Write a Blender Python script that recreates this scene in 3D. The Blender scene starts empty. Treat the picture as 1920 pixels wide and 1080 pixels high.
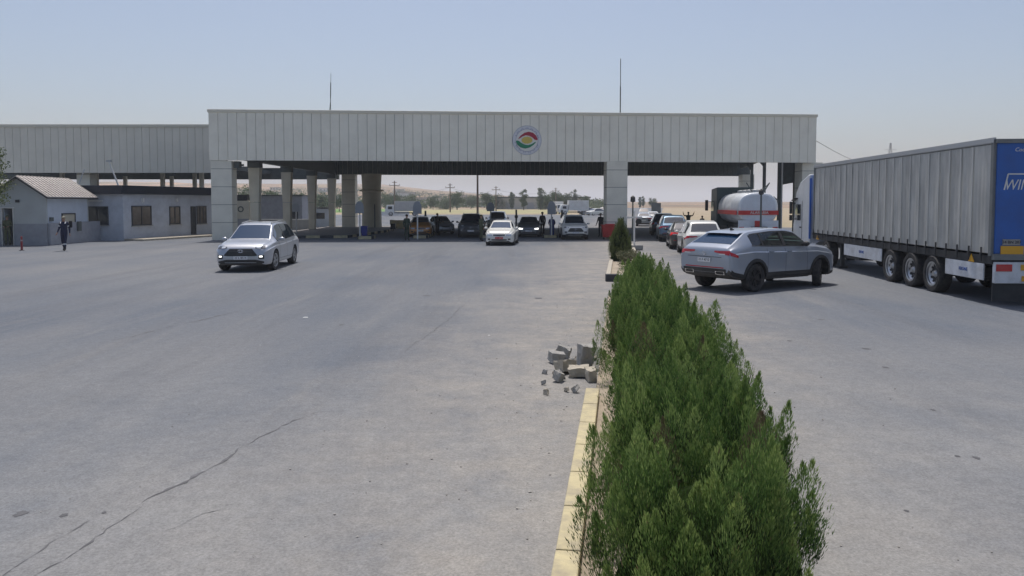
import bpy, bmesh, math, random
from mathutils import Vector, Matrix, noise
from mathutils.bvhtree import BVHTree
R = math.radians
rnd = random.Random(7)
sc = bpy.context.scene
col = sc.collection

# ------------------------------------------------------------------ camera, world, sun, exposure
F = 1440.0                      # focal length in photo pixels (1920 wide)
CH, PITCH, HOR = 2.5, R(3.0), 381.0
CY = HOR + F*math.tan(PITCH)
cam = bpy.data.cameras.new('camera')
cam_o = bpy.data.objects.new('camera', cam); col.objects.link(cam_o)
cam_o.location = (0, 0, CH); cam_o.rotation_euler = (R(90)-PITCH, 0, 0)
cam.sensor_width = 36; cam.lens = 36*F/1920; cam.shift_y = -(540-CY)/1920
cam.clip_start = 0.1; cam.clip_end = 20000
sc.camera = cam_o

SUN_EL, SUN_AZ = R(69.5), R(-5)   # azimuth from +Y towards +X
w = bpy.data.worlds.new('World'); sc.world = w; w.use_nodes = True
nt = w.node_tree
bg = nt.nodes['Background']
sky = nt.nodes.new('ShaderNodeTexSky'); sky.sky_type = 'NISHITA'; sky.sun_disc = False
sky.sun_elevation = SUN_EL; sky.sun_rotation = SUN_AZ; sky.air_density = 0.92; sky.dust_density = 3.6; sky.ozone_density = 1.0
sky.altitude = 300
nt.links.new(sky.outputs[0], bg.inputs[0]); bg.inputs[1].default_value = 0.112
sun = bpy.data.lights.new('sun', 'SUN'); sun.energy = 3.1; sun.angle = R(0.53); sun.color = (1, 0.955, 0.90)
sun_o = bpy.data.objects.new('sun', sun); col.objects.link(sun_o)
S = Vector((math.cos(SUN_EL)*math.sin(SUN_AZ), math.cos(SUN_EL)*math.cos(SUN_AZ), math.sin(SUN_EL)))
sun_o.rotation_euler = S.to_track_quat('Z', 'Y').to_euler(); sun_o.location = (0, 0, 60)
sc.view_settings.view_transform = 'Standard'; sc.view_settings.look = 'None'
sc.view_settings.exposure = 0.10; sc.view_settings.gamma = 1.0
sc.cycles.max_bounces = 7; sc.cycles.volume_bounces = 1; sc.cycles.transparent_max_bounces = 12

# ------------------------------------------------------------------ picture -> place helpers
def ray(px, py):
    fw = Vector((0, math.cos(PITCH), -math.sin(PITCH))); up = Vector((0, math.sin(PITCH), math.cos(PITCH)))
    return Vector((1, 0, 0))*((px-960)/F) + up*((CY-py)/F) + fw
def G(px, py, z=0.0):
    d = ray(px, py); t = (z-CH)/d.z
    return Vector((0, 0, CH)) + d*t
def at(px, py, Y):
    d = ray(px, py); return Vector((0, 0, CH)) + d*(Y/d.y)
def onplane(px, py, P0, n):
    d = ray(px, py); C = Vector((0, 0, CH))
    return C + d*((P0-C).dot(n)/d.dot(n))

# ------------------------------------------------------------------ object helpers
def tag(o, label=None, cat=None, group=None, kind=None):
    if label: o['label'] = label
    if cat: o['category'] = cat
    if group: o['group'] = group
    if kind: o['kind'] = kind
    return o
def empty(name, loc, rz=0.0, label=None, cat=None, group=None):
    o = bpy.data.objects.new(name, None); col.objects.link(o); o.location = loc; o.rotation_euler = (0, 0, rz)
    o.empty_display_size = 0.2
    return tag(o, label, cat, group)
def offset_of(o):
    v = Vector((0, 0, 0))
    while o is not None:
        v += o.location; o = o.parent
    return v
def link_mesh(name, me, mats, parent=None, smooth=False, world=False, ang=35):
    for m in (mats if isinstance(mats, (list, tuple)) else [mats]): me.materials.append(m)
    o = bpy.data.objects.new(name, me); col.objects.link(o)
    if parent is not None: o.parent = parent
    if world and parent is not None:
        me.transform(Matrix.Translation(-offset_of(parent)))
    if smooth:
        me.polygons.foreach_set('use_smooth', [True]*len(me.polygons))
        me.set_sharp_from_angle(angle=R(ang))
    me.update()
    return o
def copy_tree(o, parent=None):
    c = o.copy(); col.objects.link(c); c.parent = parent
    for ch in [x for x in col.objects if x.parent == o]: copy_tree(ch, c)
    return c
class MB:
    def __init__(s): s.v = []; s.f = []; s.m = []
    def add(s, vs, fs, mi=0):
        b = len(s.v); s.v += [tuple(x) for x in vs]; s.f += [tuple(b+i for i in f) for f in fs]; s.m += [mi]*len(fs); return s
    def box(s, c, d, rz=0.0, mi=0, M=None):
        hx, hy, hz = d[0]/2, d[1]/2, d[2]/2
        vs = [Vector((x, y, z)) for x in (-hx, hx) for y in (-hy, hy) for z in (-hz, hz)]
        Mx = M if M is not None else Matrix.Rotation(rz, 4, 'Z')
        vs = [Mx @ p + Vector(c) for p in vs]
        return s.add(vs, [(0, 1, 3, 2), (4, 6, 7, 5), (0, 4, 5, 1), (2, 3, 7, 6), (0, 2, 6, 4), (1, 5, 7, 3)], mi)
    def bar(s, p, q, wd, dp, mi=0, up=(0, 0, 1)):
        p, q = Vector(p), Vector(q); a = (q-p); L = a.length; a.normalize(); up = Vector(up)
        if abs(a.dot(up)) > .98: up = Vector((0, 1, 0))
        r = a.cross(up).normalized(); u = r.cross(a).normalized()
        vs = [b + r*(i*wd/2) + u*(j*dp/2) for b in (p, q) for i, j in ((-1, -1), (1, -1), (1, 1), (-1, 1))]
        return s.add(vs, [(0, 3, 2, 1), (4, 5, 6, 7), (0, 1, 5, 4), (1, 2, 6, 5), (2, 3, 7, 6), (3, 0, 4, 7)], mi)
    def tube(s, p, q, r0, r1=None, n=10, mi=0, cap=True):
        r1 = r0 if r1 is None else r1
        p, q = Vector(p), Vector(q); a = (q-p).normalized(); up = Vector((0, 0, 1)) if abs(a.z) < .95 else Vector((1, 0, 0))
        u = a.cross(up).normalized(); v = a.cross(u)
        vs = []
        for b, rr in ((p, r0), (q, r1)):
            for k in range(n):
                t = 2*math.pi*k/n; vs.append(b + u*(rr*math.cos(t)) + v*(rr*math.sin(t)))
        fs = [(k, (k+1) % n, n+(k+1) % n, n+k) for k in range(n)]
        if cap: fs += [tuple(range(n-1, -1, -1)), tuple(range(n, 2*n))]
        return s.add(vs, fs, mi)
    def path(s, pts, r, n=8, mi=0):
        for a, b in zip(pts[:-1], pts[1:]): s.tube(a, b, r, r, n, mi)
        return s
    def lathe(s, prof, axis='Z', n=24, c=(0, 0, 0), mi=0, closed=False):
        c = Vector(c); vs = []
        for (r, h) in prof:
            for k in range(n):
                t = 2*math.pi*k/n; x, y = r*math.cos(t), r*math.sin(t)
                vs.append(c + (Vector((x, y, h)) if axis == 'Z' else Vector((x, h, y)) if axis == 'Y' else Vector((h, x, y))))
        m = len(prof); fs = []
        for j in range(m if closed else m-1):
            for k in range(n):
                a, b = j*n+k, j*n+(k+1) % n; a2, b2 = ((j+1) % m)*n+k, ((j+1) % m)*n+(k+1) % n
                fs.append((a, b, b2, a2))
        return s.add(vs, fs, mi)
    def prism(s, poly, vec, mi=0):
        n = len(poly); vec = Vector(vec); A = [Vector(p) for p in poly]; B = [p+vec for p in A]
        return s.add(A+B, [tuple(range(n-1, -1, -1)), tuple(range(n, 2*n))]+[(i, (i+1) % n, n+(i+1) % n, n+i) for i in range(n)], mi)
    def ball(s, c, r, sc_=(1, 1, 1), n=10, mi=0):
        c = Vector(c); vs = []; m = n//2
        for j in range(m+1):
            ph = math.pi*j/m
            for k in range(n):
                t = 2*math.pi*k/n
                vs.append(c + Vector((r*sc_[0]*math.sin(ph)*math.cos(t), r*sc_[1]*math.sin(ph)*math.sin(t), r*sc_[2]*math.cos(ph))))
        return s.add(vs, [(j*n+k, (j+1)*n+k, (j+1)*n+(k+1) % n, j*n+(k+1) % n) for j in range(m) for k in range(n)], mi)
    def mesh(s, name='mesh', recalc=True):
        me = bpy.data.meshes.new(name); me.from_pydata(s.v, [], s.f); me.polygons.foreach_set('material_index', s.m)
        if recalc:
            bm = bmesh.new(); bm.from_mesh(me); bmesh.ops.recalc_face_normals(bm, faces=bm.faces); bm.to_mesh(me); bm.free()
        me.update(); return me
    def build(s, name, mats, parent=None, smooth=False, world=False, bevel=0.0, ang=35, recalc=True):
        o = link_mesh(name, s.mesh(name, recalc), mats, parent, smooth, world, ang)
        if bevel > 0:
            b = o.modifiers.new('bevel', 'BEVEL'); b.width = bevel; b.segments = 2; b.limit_method = 'ANGLE'; b.angle_limit = R(40)
        return o

# ------------------------------------------------------------------ materials
def mat(name, c, rough=.7, metal=0.0, var=0.0, vscale=3.0, bump=0.0, bscale=40.0, spec=.5, coat=0.0, dirt=None, dirt_amt=0.0, dscale=1.5, obj=True, tintc=None, stretch=None):
    m = bpy.data.materials.new(name); m.use_nodes = True; n = m.node_tree.nodes; l = m.node_tree.links
    b = n['Principled BSDF']; b.inputs['Base Color'].default_value = (*c, 1); b.inputs['Roughness'].default_value = rough
    if tintc: b.inputs['Specular Tint'].default_value = (*tintc, 1)
    b.inputs['Metallic'].default_value = metal; b.inputs['Specular IOR Level'].default_value = spec
    b.inputs['Coat Weight'].default_value = coat; b.inputs['Coat Roughness'].default_value = .06
    tc = n.new('ShaderNodeTexCoord'); src = tc.outputs['Object' if obj else 'Generated']; out = None
    if stretch: mp = n.new('ShaderNodeMapping'); mp.inputs['Scale'].default_value = stretch; l.new(src, mp.inputs[0]); src = mp.outputs[0]
    if var > 0:
        t = n.new('ShaderNodeTexNoise'); t.inputs['Scale'].default_value = vscale; t.inputs['Detail'].default_value = 6
        l.new(src, t.inputs['Vector'])
        r = n.new('ShaderNodeValToRGB'); r.color_ramp.elements[0].position = .3; r.color_ramp.elements[1].position = .7
        r.color_ramp.elements[0].color = (*[x*(1-var) for x in c], 1); r.color_ramp.elements[1].color = (*[min(1, x*(1+var)) for x in c], 1)
        l.new(t.outputs['Fac'], r.inputs[0]); out = r.outputs[0]
        rr = n.new('ShaderNodeMapRange'); rr.inputs[3].default_value = max(0, rough-.12); rr.inputs[4].default_value = min(1, rough+.12)
        l.new(t.outputs['Fac'], rr.inputs[0]); l.new(rr.outputs[0], b.inputs['Roughness'])
    if dirt:
        t = n.new('ShaderNodeTexNoise'); t.inputs['Scale'].default_value = dscale; t.inputs['Detail'].default_value = 8; t.inputs['Roughness'].default_value = .7
        l.new(src, t.inputs['Vector'])
        mr = n.new('ShaderNodeMapRange'); mr.inputs[1].default_value = .42; mr.inputs[2].default_value = .68; mr.inputs[4].default_value = dirt_amt
        l.new(t.outputs['Fac'], mr.inputs[0])
        mx = n.new('ShaderNodeMixRGB'); mx.inputs[2].default_value = (*dirt, 1); l.new(mr.outputs[0], mx.inputs[0])
        if out: l.new(out, mx.inputs[1])
        else: mx.inputs[1].default_value = (*c, 1)
        out = mx.outputs[0]
    if out: l.new(out, b.inputs['Base Color'])
    if bump > 0:
        t = n.new('ShaderNodeTexNoise'); t.inputs['Scale'].default_value = bscale; t.inputs['Detail'].default_value = 5
        l.new(src, t.inputs['Vector'])
        bp = n.new('ShaderNodeBump'); bp.inputs['Strength'].default_value = bump; bp.inputs['Distance'].default_value = .02
        l.new(t.outputs['Fac'], bp.inputs['Height']); l.new(bp.outputs[0], b.inputs['Normal'])
    return m
def paint(name, c, metal=.45, rough=.38):
    return mat(name, c, rough, metal, coat=.7, dirt=(.42, .38, .32), dirt_amt=.22, dscale=2.2)
def leafmat(name, c0, c1, c2, trans=.25):
    m = bpy.data.materials.new(name); m.use_nodes = True; n = m.node_tree.nodes; l = m.node_tree.links
    b = n['Principled BSDF']; b.inputs['Roughness'].default_value = .65; b.inputs['Specular IOR Level'].default_value = .3
    g = n.new('ShaderNodeNewGeometry'); tc = n.new('ShaderNodeTexCoord'); t = n.new('ShaderNodeTexNoise'); t.inputs['Scale'].default_value = 5.0; t.inputs['Detail'].default_value = 3
    l.new(tc.outputs['Object'], t.inputs['Vector'])
    mth = n.new('ShaderNodeMath'); mth.operation = 'MULTIPLY_ADD'; mth.inputs[1].default_value = .45; l.new(g.outputs['Random Per Island'], mth.inputs[0])
    m2 = n.new('ShaderNodeMath'); m2.operation = 'MULTIPLY'; m2.inputs[1].default_value = .62; l.new(t.outputs['Fac'], m2.inputs[0]); l.new(m2.outputs[0], mth.inputs[2])
    r = n.new('ShaderNodeValToRGB'); e = r.color_ramp.elements; e[0].position = .22; e[0].color = (*c0, 1); e[1].position = .85; e[1].color = (*c2, 1)
    k = e.new(.55); k.color = (*c1, 1)
    l.new(mth.outputs[0], r.inputs[0]); l.new(r.outputs[0], b.inputs['Base Color'])
    tr = n.new('ShaderNodeBsdfTranslucent'); l.new(r.outputs[0], tr.inputs[0]); mx = n.new('ShaderNodeMixShader'); mx.inputs[0].default_value = trans
    l.new(b.outputs[0], mx.inputs[1]); l.new(tr.outputs[0], mx.inputs[2]); l.new(mx.outputs[0], n['Material Output'].inputs[0])
    return m
def glassy(name, c=(.6, .75, .72), refl=.12, alpha=.25):
    m = bpy.data.materials.new(name); m.use_nodes = True; n = m.node_tree.nodes; l = m.node_tree.links
    tr = n.new('ShaderNodeBsdfTransparent'); tr.inputs[0].default_value = (*c, 1)
    gl = n.new('ShaderNodeBsdfGlossy'); gl.inputs['Roughness'].default_value = .02
    fr = n.new('ShaderNodeFresnel'); fr.inputs[0].default_value = 1.52
    ad = n.new('ShaderNodeMath'); ad.operation = 'ADD'; ad.inputs[1].default_value = refl; l.new(fr.outputs[0], ad.inputs[0])
    mx = n.new('ShaderNodeMixShader'); l.new(ad.outputs[0], mx.inputs[0]); l.new(tr.outputs[0], mx.inputs[1]); l.new(gl.outputs[0], mx.inputs[2])
    l.new(mx.outputs[0], n['Material Output'].inputs[0]); return m
def emis(name, c, s):
    m = bpy.data.materials.new(name); m.use_nodes = True; b = m.node_tree.nodes['Principled BSDF']
    b.inputs['Emission Color'].default_value = (*c, 1); b.inputs['Emission Strength'].default_value = s; b.inputs['Base Color'].default_value = (*c, 1); return m

M = {}
M['clad'] = mat('cladding_panel', (.88, .85, .735), .55, .1, var=.03, vscale=.6, dirt=(.60, .56, .47), dirt_amt=.3, dscale=.7)
M['clad2'] = mat('cladding_panel_wing', (.80, .755, .64), .55, .1, var=.03, vscale=.5, dirt=(.55, .51, .43), dirt_amt=.3, dscale=.6)
M['joint'] = mat('joint_dark', (.16, .16, .155), .8)
M['coping'] = mat('coping_metal', (.70, .66, .55), .5, .2)
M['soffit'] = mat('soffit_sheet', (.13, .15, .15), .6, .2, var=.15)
M['steel'] = mat('painted_steel', (.10, .115, .11), .6, .1, var=.15)
M['cream'] = mat('cream_concrete', (.66, .62, .51), .8, var=.08, dirt=(.3, .26, .2), dirt_amt=.35)
M['tile'] = mat('column_cladding', (.80, .775, .67), .55, .05, var=.05, dirt=(.3, .28, .24), dirt_amt=.25)
M['bluewall'] = mat('blue_grey_render', (.50, .535, .595), .85, var=.06, vscale=1.2, dirt=(.27, .28, .31), dirt_amt=.4, bump=.15)
M['navy'] = mat('navy_metal', (.012, .020, .036), .45, .3, var=.1)
M['prefab'] = mat('prefab_panel', (.58, .64, .72), .6, .1, var=.04, dirt=(.32, .33, .35), dirt_amt=.3)
M['gable'] = mat('gable_panel', (.50, .53, .53), .65, .1, var=.05, dirt=(.28, .28, .28), dirt_amt=.3)
M['greyblock'] = mat('grey_block', (.32, .33, .36), .9, var=.1, bump=.2)
M['rooftile'] = mat('pale_roof_tile', (.50, .455, .42), .8, var=.1, vscale=4, dirt=(.36, .31, .27), dirt_amt=.4)
M['frame'] = mat('dark_frame', (.035, .035, .04), .5)
M['pane'] = mat('dark_pane', (.035, .04, .045), .08, spec=.8)
M['panebrown'] = mat('brown_curtain_pane', (.12, .10, .08), .15, spec=.8, var=.2)
M['white'] = mat('white_paint', (.72, .72, .70), .55, dirt=(.4, .37, .32), dirt_amt=.35)
M['concrete'] = mat('concrete', (.33, .32, .30), .9, var=.15, vscale=5, bump=.4, bscale=25)
M['palewall'] = mat('pale_wall', (.45, .44, .42), .85, var=.08)
M['kerb'] = mat('kerb_stone', (.42, .38, .31), .9, var=.12, vscale=4, bump=.4, bscale=20)
M['kerbyellow'] = mat('kerb_yellow', (.52, .45, .27), .8, var=.12, vscale=5, dirt=(.30, .26, .2), dirt_amt=.8, dscale=4, bump=.3, bscale=20)
M['kerbblack'] = mat('kerb_black', (.05, .05, .055), .8, var=.2)
M['soil'] = mat('dry_soil', (.34, .285, .215), .95, var=.2, vscale=6, bump=.6, bscale=30)
M['pave'] = mat('pavement', (.20, .19, .18), .9, var=.12, bump=.2)
M['red'] = mat('red_plastic', (.52, .035, .03), .5, var=.12)
M['redpost'] = mat('red_post', (.24, .03, .035), .6)
M['bluebin'] = mat('blue_plastic', (.02, .035, .26), .5)
M['rubber'] = mat('tyre_rubber', (.022, .022, .024), .85, var=.2, dirt=(.16, .14, .12), dirt_amt=.35, dscale=6)
M['trim'] = mat('black_trim', (.025, .026, .028), .6, dirt=(.12, .11, .10), dirt_amt=.3)
M['seam'] = mat('panel_seam', (.02, .022, .025), .8)
M['rim'] = mat('alloy_rim', (.50, .51, .53), .3, .85)
M['rimdark'] = mat('black_rim', (.03, .03, .034), .35, .5)
M['skyglass'] = mat('sky_tint_glass', (.010, .035, .08), .04, spec=.35, coat=0, tintc=(.30, .55, 1.0))  # blue sky reflection put into the base colour and specular tint
M['glass'] = mat('car_glass', (.012, .022, .035), .04, spec=1.0, coat=1.0)
M['clear'] = glassy('clear_car_glass', (.50, .70, .62), .06)
M['tint'] = glassy('tinted_car_glass', (.16, .2, .22), .08)
M['chrome'] = mat('chrome', (.75, .76, .78), .15, .95)
M['plate'] = mat('number_plate', (.75, .76, .78), .5)
M['platered'] = mat('red_plate', (.55, .03, .04), .5)
M['ink'] = mat('plate_ink', (.03, .03, .05), .6)
M['lamp'] = mat('headlamp_glass', (.62, .66, .70), .12, .4, spec=.9)
M['lampbase'] = mat('headlamp_housing', (.12, .13, .15), .2, .3, spec=.9); M['lampclear'] = mat('headlamp_lens', (.75, .78, .82), .15, .2, spec=.9)
M['lit'] = emis('lit_lamp', (1, .98, .92), 2.2)
M['tail'] = mat('tail_lamp', (.48, .012, .018), .2, spec=.8)
M['taillit'] = emis('lit_tail_lamp', (.7, .02, .02), .22)
M['interior'] = mat('car_interior', (.09, .085, .08), .85)
M['skin'] = mat('skin', (.34, .20, .14), .6)
M['hair'] = mat('hair', (.015, .012, .01), .8)
M['boot'] = mat('boot_leather', (.02, .018, .016), .6)
M['bark'] = mat('bark', (.12, .09, .065), .9, var=.2, bump=.5, bscale=15)
M['wood'] = mat('pole_wood', (.17, .13, .10), .9)
M['galv'] = mat('galvanised', (.45, .46, .47), .45, .5)
M['signback'] = mat('sign_back', (.27, .29, .32), .5, .4)

# ------------------------------------------------------------------ ground and roads
def ground_nodes(name, kind):
    m = bpy.data.materials.new(name); m.use_nodes = True; n = m.node_tree.nodes; l = m.node_tree.links
    b = n['Principled BSDF']; b.inputs['Roughness'].default_value = .92; b.inputs['Specular IOR Level'].default_value = .25
    tc = n.new('ShaderNodeTexCoord'); P = tc.outputs['Object']
    def noise_(scale, detail=6, rough=.6, stretch=None):
        t = n.new('ShaderNodeTexNoise'); t.inputs['Scale'].default_value = scale; t.inputs['Detail'].default_value = detail; t.inputs['Roughness'].default_value = rough
        if stretch:
            mp = n.new('ShaderNodeMapping'); mp.inputs['Scale'].default_value = stretch; mp.inputs['Rotation'].default_value = (0, 0, R(-8)); l.new(P, mp.inputs[0]); l.new(mp.outputs[0], t.inputs['Vector'])
        else: l.new(P, t.inputs['Vector'])
        return t.outputs['Fac']
    def rng(x, a, b_, c=0., d=1.):
        r = n.new('ShaderNodeMapRange'); r.inputs[1].default_value = a; r.inputs[2].default_value = b_; r.inputs[3].default_value = c; r.inputs[4].default_value = d; l.new(x, r.inputs[0]); return r.outputs[0]
    def mix(f, a, b_, mode='MIX'):
        x = n.new('ShaderNodeMixRGB'); x.blend_type = mode
        if isinstance(f, float): x.inputs[0].default_value = f
        else: l.new(f, x.inputs[0])
        for i, q in ((1, a), (2, b_)):
            if isinstance(q, tuple): x.inputs[i].default_value = (*q, 1)
            else: l.new(q, x.inputs[i])
        return x.outputs[0]
    def mth(op, a, b_=None):
        x = n.new('ShaderNodeMath'); x.operation = op
        for i, q in ((0, a), (1, b_)):
            if q is None: continue
            if isinstance(q, (int, float)): x.inputs[i].default_value = q
            else: l.new(q, x.inputs[i])
        return x.outputs[0]
    if kind == 'asphalt':
        c = mix(rng(noise_(.09, 5, .55), .38, .64), (.118, .134, .160), (.168, .176, .188))
        c = mix(rng(noise_(.5, 6, .65, (1, .22, 1)), .40, .72, 0, .55), c, (.205, .203, .202))       # dust drawn out along the lanes
        c = mix(rng(noise_(.55, 6, .7, (1.2, .07, 1)), .50, .70, 0, .50), c, (.105, .110, .122))
        c = mix(rng(noise_(1.6, 5, .7, (1, .10, 1)), .55, .72, 0, .30), c, (.24, .235, .225))     # worn wheel tracks, oil
        sp = n.new('ShaderNodeSeparateXYZ'); l.new(P, sp.inputs[0])
        e = mth('SUBTRACT', sp.outputs[0], mth('MULTIPLY', sp.outputs[1], .141))                     # distance from the median
        wob = mth('MULTIPLY', mth('SUBTRACT', noise_(.35, 5, .6), .5), 5.0)
        d = mth('ABSOLUTE', mth('ADD', mth('ADD', e, wob), .2))
        dust = mth('MULTIPLY', rng(d, .8, 4.6, 1., 0.), rng(noise_(1.3, 7, .7), .3, .62, .25, 1.))
        c = mix(mth('MULTIPLY', dust, .75), c, (.34, .31, .27))
        near = mth('MULTIPLY', rng(sp.outputs[1], 6, 14, 1., 0.), rng(noise_(.6, 6, .7), .35, .62, .2, .8))
        c = mix(mth('MULTIPLY', near, .6), c, (.31, .305, .292))
        sp3 = mth('MULTIPLY', rng(noise_(48, 3, .75), .30, .72, .74, 1.26), rng(noise_(7, 5, .7), .3, .7, .90, 1.10))
        c = mix(1.0, c, sp3, 'MULTIPLY')
        sp2 = rng(noise_(9, 6, .75), .72, .80, 0, .35)
        c = mix(sp2, c, (.07, .07, .072))
        st = rng(noise_(16, 3, .6), .75, .77, 0, .4)
        c = mix(st, c, (.42, .40, .37))
        bumpsrc = noise_(90, 4, .7)
    else:
        c = mix(rng(noise_(.012, 6, .6), .38, .64), (.40, .315, .215), (.30, .265, .155))
        c = mix(rng(noise_(.003, 5, .6), .45, .6, 0, .7), c, (.44, .34, .24))
        c = mix(rng(noise_(.15, 6, .7), .45, .75, 0, .5), c, (.22, .20, .13))
        c = mix(rng(noise_(3, 4, .7), .3, .7, 0, .35), c, (.27, .22, .17))
        bumpsrc = noise_(8, 6, .7)
    l.new(c, b.inputs['Base Color'])
    bp = n.new('ShaderNodeBump'); bp.inputs['Strength'].default_value = .35; bp.inputs['Distance'].default_value = .02
    l.new(bumpsrc, bp.inputs['Height']); l.new(bp.outputs[0], b.inputs['Normal'])
    return m
M['asphalt'] = ground_nodes('dusty_asphalt', 'asphalt'); M['sand'] = ground_nodes('dry_field', 'sand')
M['field'] = mat('green_field', (.13, .24, .05), .9, var=.25, vscale=.2)
M['drygrass'] = mat('dry_grass', (.33, .30, .15), .9, var=.2, vscale=.05)

def sheet(name, pts, z, m, kind='structure'):
    me = bpy.data.meshes.new(name); me.from_pydata([(x, y, z) for x, y in pts], [], [tuple(range(len(pts)))])
    o = link_mesh(name, me, m); o['kind'] = kind; return o
sheet('ground', [(-4500, -300), (4500, -300), (4500, 8500), (-4500, 8500)], 0.0, M['sand'])
ROAD = .008
sheet('road', [(-160, -40), (45, -40), (45, 66), (27, 80), (23, 92), (37, 190), (118, 600), (92, 600), (19, 168), (-160, 168)], ROAD, M['asphalt'])
sheet('field', [(-62, 205), (-34, 205), (-46, 330), (-84, 330)], .02, M['field'])
sheet('dry_field', [(-33, 185), (14, 185), (22, 290), (-44, 290)], .016, M['drygrass'])

def crack(pts, wd, seed):
    r = random.Random(seed); mb = MB()
    def strip(pts, wd, n_per=.07, jit=.022):
        P = []
        for (a, b) in zip(pts[:-1], pts[1:]):
            a, b = Vector(a), Vector(b); n = max(2, int((b-a).length/n_per))
            P += [a.lerp(b, i/n) for i in range(n)]
        P.append(Vector(pts[-1])); off = 0; L, Rr = [], []
        for i, p in enumerate(P):
            d = (P[min(i+1, len(P)-1)]-P[max(i-1, 0)]).normalized(); nn = Vector((-d.y, d.x, 0)); e = min(i, len(P)-1-i)/max(1, len(P)*.25)
            off = off*.88 + r.uniform(-jit, jit); ww = wd*(r.random()**1.6*1.7+.08)*min(1, .1+e)
            L.append(p+nn*(off+ww/2)); Rr.append(p+nn*(off-ww/2))
        n = len(P); mb.add([(*q.to_2d(), ROAD+.004) for q in L+Rr], [(i, i+1, n+i+1, n+i) for i in range(n-1)]); return P
    P = strip(pts, wd)
    for _ in range(0):
        a = P[r.randrange(len(P))]; an = r.uniform(0, 6.28); Lb = r.uniform(.15, .6); strip([a, a+Vector((math.cos(an), math.sin(an), 0))*Lb, a+Vector((math.cos(an+.5), math.sin(an+.5), 0))*Lb*1.6], wd*.5, .04, .012)
    o = mb.build('road_crack', M['crack']); o['kind'] = 'structure'; return o
M['crack'] = mat('crack_filler', (.115, .115, .12), .95, var=.3, vscale=8)
crack([G(40, 1095), G(150, 1035), G(265, 945)], .016, 1)
crack([G(265, 945), G(330, 912), G(385, 885), G(450, 842)], .035, 11)
crack([G(450, 842), G(520, 800), G(600, 770)], .014, 12)
crack([G(-20, 1100), G(90, 1030), G(190, 962)], .010, 2)
crack([G(300, 1000), G(380, 965), G(430, 950)], .008, 8)
crack([G(190, 642), G(250, 632), G(330, 611)], .018, 3)
crack([G(330, 611), G(390, 598), G(450, 583)], .035, 13)
crack([G(740, 672), G(790, 640), G(850, 590), G(885, 566)], .014, 4)

M['stain'] = mat('oil_stain', (.085, .085, .09), .8, var=.3, vscale=6)
def blot(px, py, rx, ry, seed, m):
    q = G(px, py); r = random.Random(seed); n = 26; me = bpy.data.meshes.new('stain')
    me.from_pydata([(q.x+rx*math.cos(2*math.pi*k/n)*r.uniform(.6, 1.2), q.y+ry*math.sin(2*math.pi*k/n)*r.uniform(.6, 1.2), ROAD+.003) for k in range(n)], [], [tuple(range(n))])
    o = link_mesh('oil_stain', me, m); o['kind'] = 'structure'
for k, (px, py, rr) in enumerate(((1625, 655, .07), (1660, 690, .05), (1830, 860, .035), (1795, 857, .025), (1750, 770, .03), (40, 965, .05), (120, 968, .03), (195, 963, .02), (640, 610, .06), (1010, 560, .12), (800, 555, .10), (1480, 640, .05), (1540, 600, .07), (1700, 960, .02))): blot(px, py, rr, rr*1.3, k, M['stain'])

# hills far behind
def terrain(x, y):
    if y < 400: return 0.0
    px = 960+F*x/y
    b = max(0, min(1, (1170-px)/560)); b = b*b*(3-2*b)
    t = min(1, (y-400)/900.0); t = t*t*(3-2*t)
    h = t*(5+33*b)*(y/1500 if y > 1300 else .87)
    h += (noise.noise(Vector((x*.0042, y*.003, 3)))*9 + noise.noise(Vector((x*.016, y*.010, 5)))*3.2)*t*(.12+b)
    return max(0, h)
def hills():
    mb = MB(); nx, ny = 220, 22; x0, x1 = -1500, 1500; vs = []
    for j in range(ny):
        y = 400 + j*j*3.2
        for i in range(nx):
            x = (x0+(x1-x0)*i/(nx-1))*(y/1200+.25); vs.append((x, y, terrain(x, y)-(.6 if j == 0 else 0)))
    mb.add(vs, [(j*nx+i, j*nx+i+1, (j+1)*nx+i+1, (j+1)*nx+i) for j in range(ny-1) for i in range(nx-1)])
    m = mat('hill_earth', (.30, .185, .11), .95, var=.5, vscale=.012, dirt=(.13, .14, .07), dirt_amt=.85, dscale=.02)
    o = mb.build('hills', m, smooth=True); o['kind'] = 'structure'
    return o
hills_o = hills()

# ------------------------------------------------------------------ main canopy
FL = Vector((-20.2, 51.5, 0)); FR = Vector((21.45, 54.5, 0)); BR = Vector((25.2, 81.5, 0)); BL = Vector((-18.2, 77.2, 0))
u = (FR-FL).normalized(); nrm = Vector((u.y, -u.x, 0))   # towards the camera
ZB, ZT = 5.36, 8.72
def panel_wall(name, A, B, zb, zt, pitch, m, parent, nout, thick=.06, zb2=None, zt2=None):
    mb = MB(); d = (B-A); L = d.length; d.normalize(); n = max(1, round(L/pitch)); g = .011
    zb2 = zb if zb2 is None else zb2; zt2 = zt if zt2 is None else zt2
    for i in range(n):
        a = A+d*(L*i/n+g); b = A+d*(L*(i+1)/n-g); ta, tb = i/n, (i+1)/n
        za, zb_ = zb+(zb2-zb)*ta, zb+(zb2-zb)*tb; ua, ub = zt+(zt2-zt)*ta, zt+(zt2-zt)*tb
        j = 0.0
        poly = [a+Vector((0, 0, za)), b+Vector((0, 0, zb_)), b+Vector((0, 0, ub)), a+Vector((0, 0, ua))]
        mb.prism([p+nout*j for p in poly], nout*thick)
    o = mb.build(name, m, parent, world=True); return o
cano = empty('checkpoint_canopy', (FL+FR)/2, 0, 'wide beige metal canopy over the checkpoint lanes with a round emblem', 'canopy')
ZBR, ZTR = 5.42, 8.72
panel_wall('front_fascia', FL, FR, ZB, ZT-.18, .612, M['clad'], cano, nrm)
mb = MB()
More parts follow.
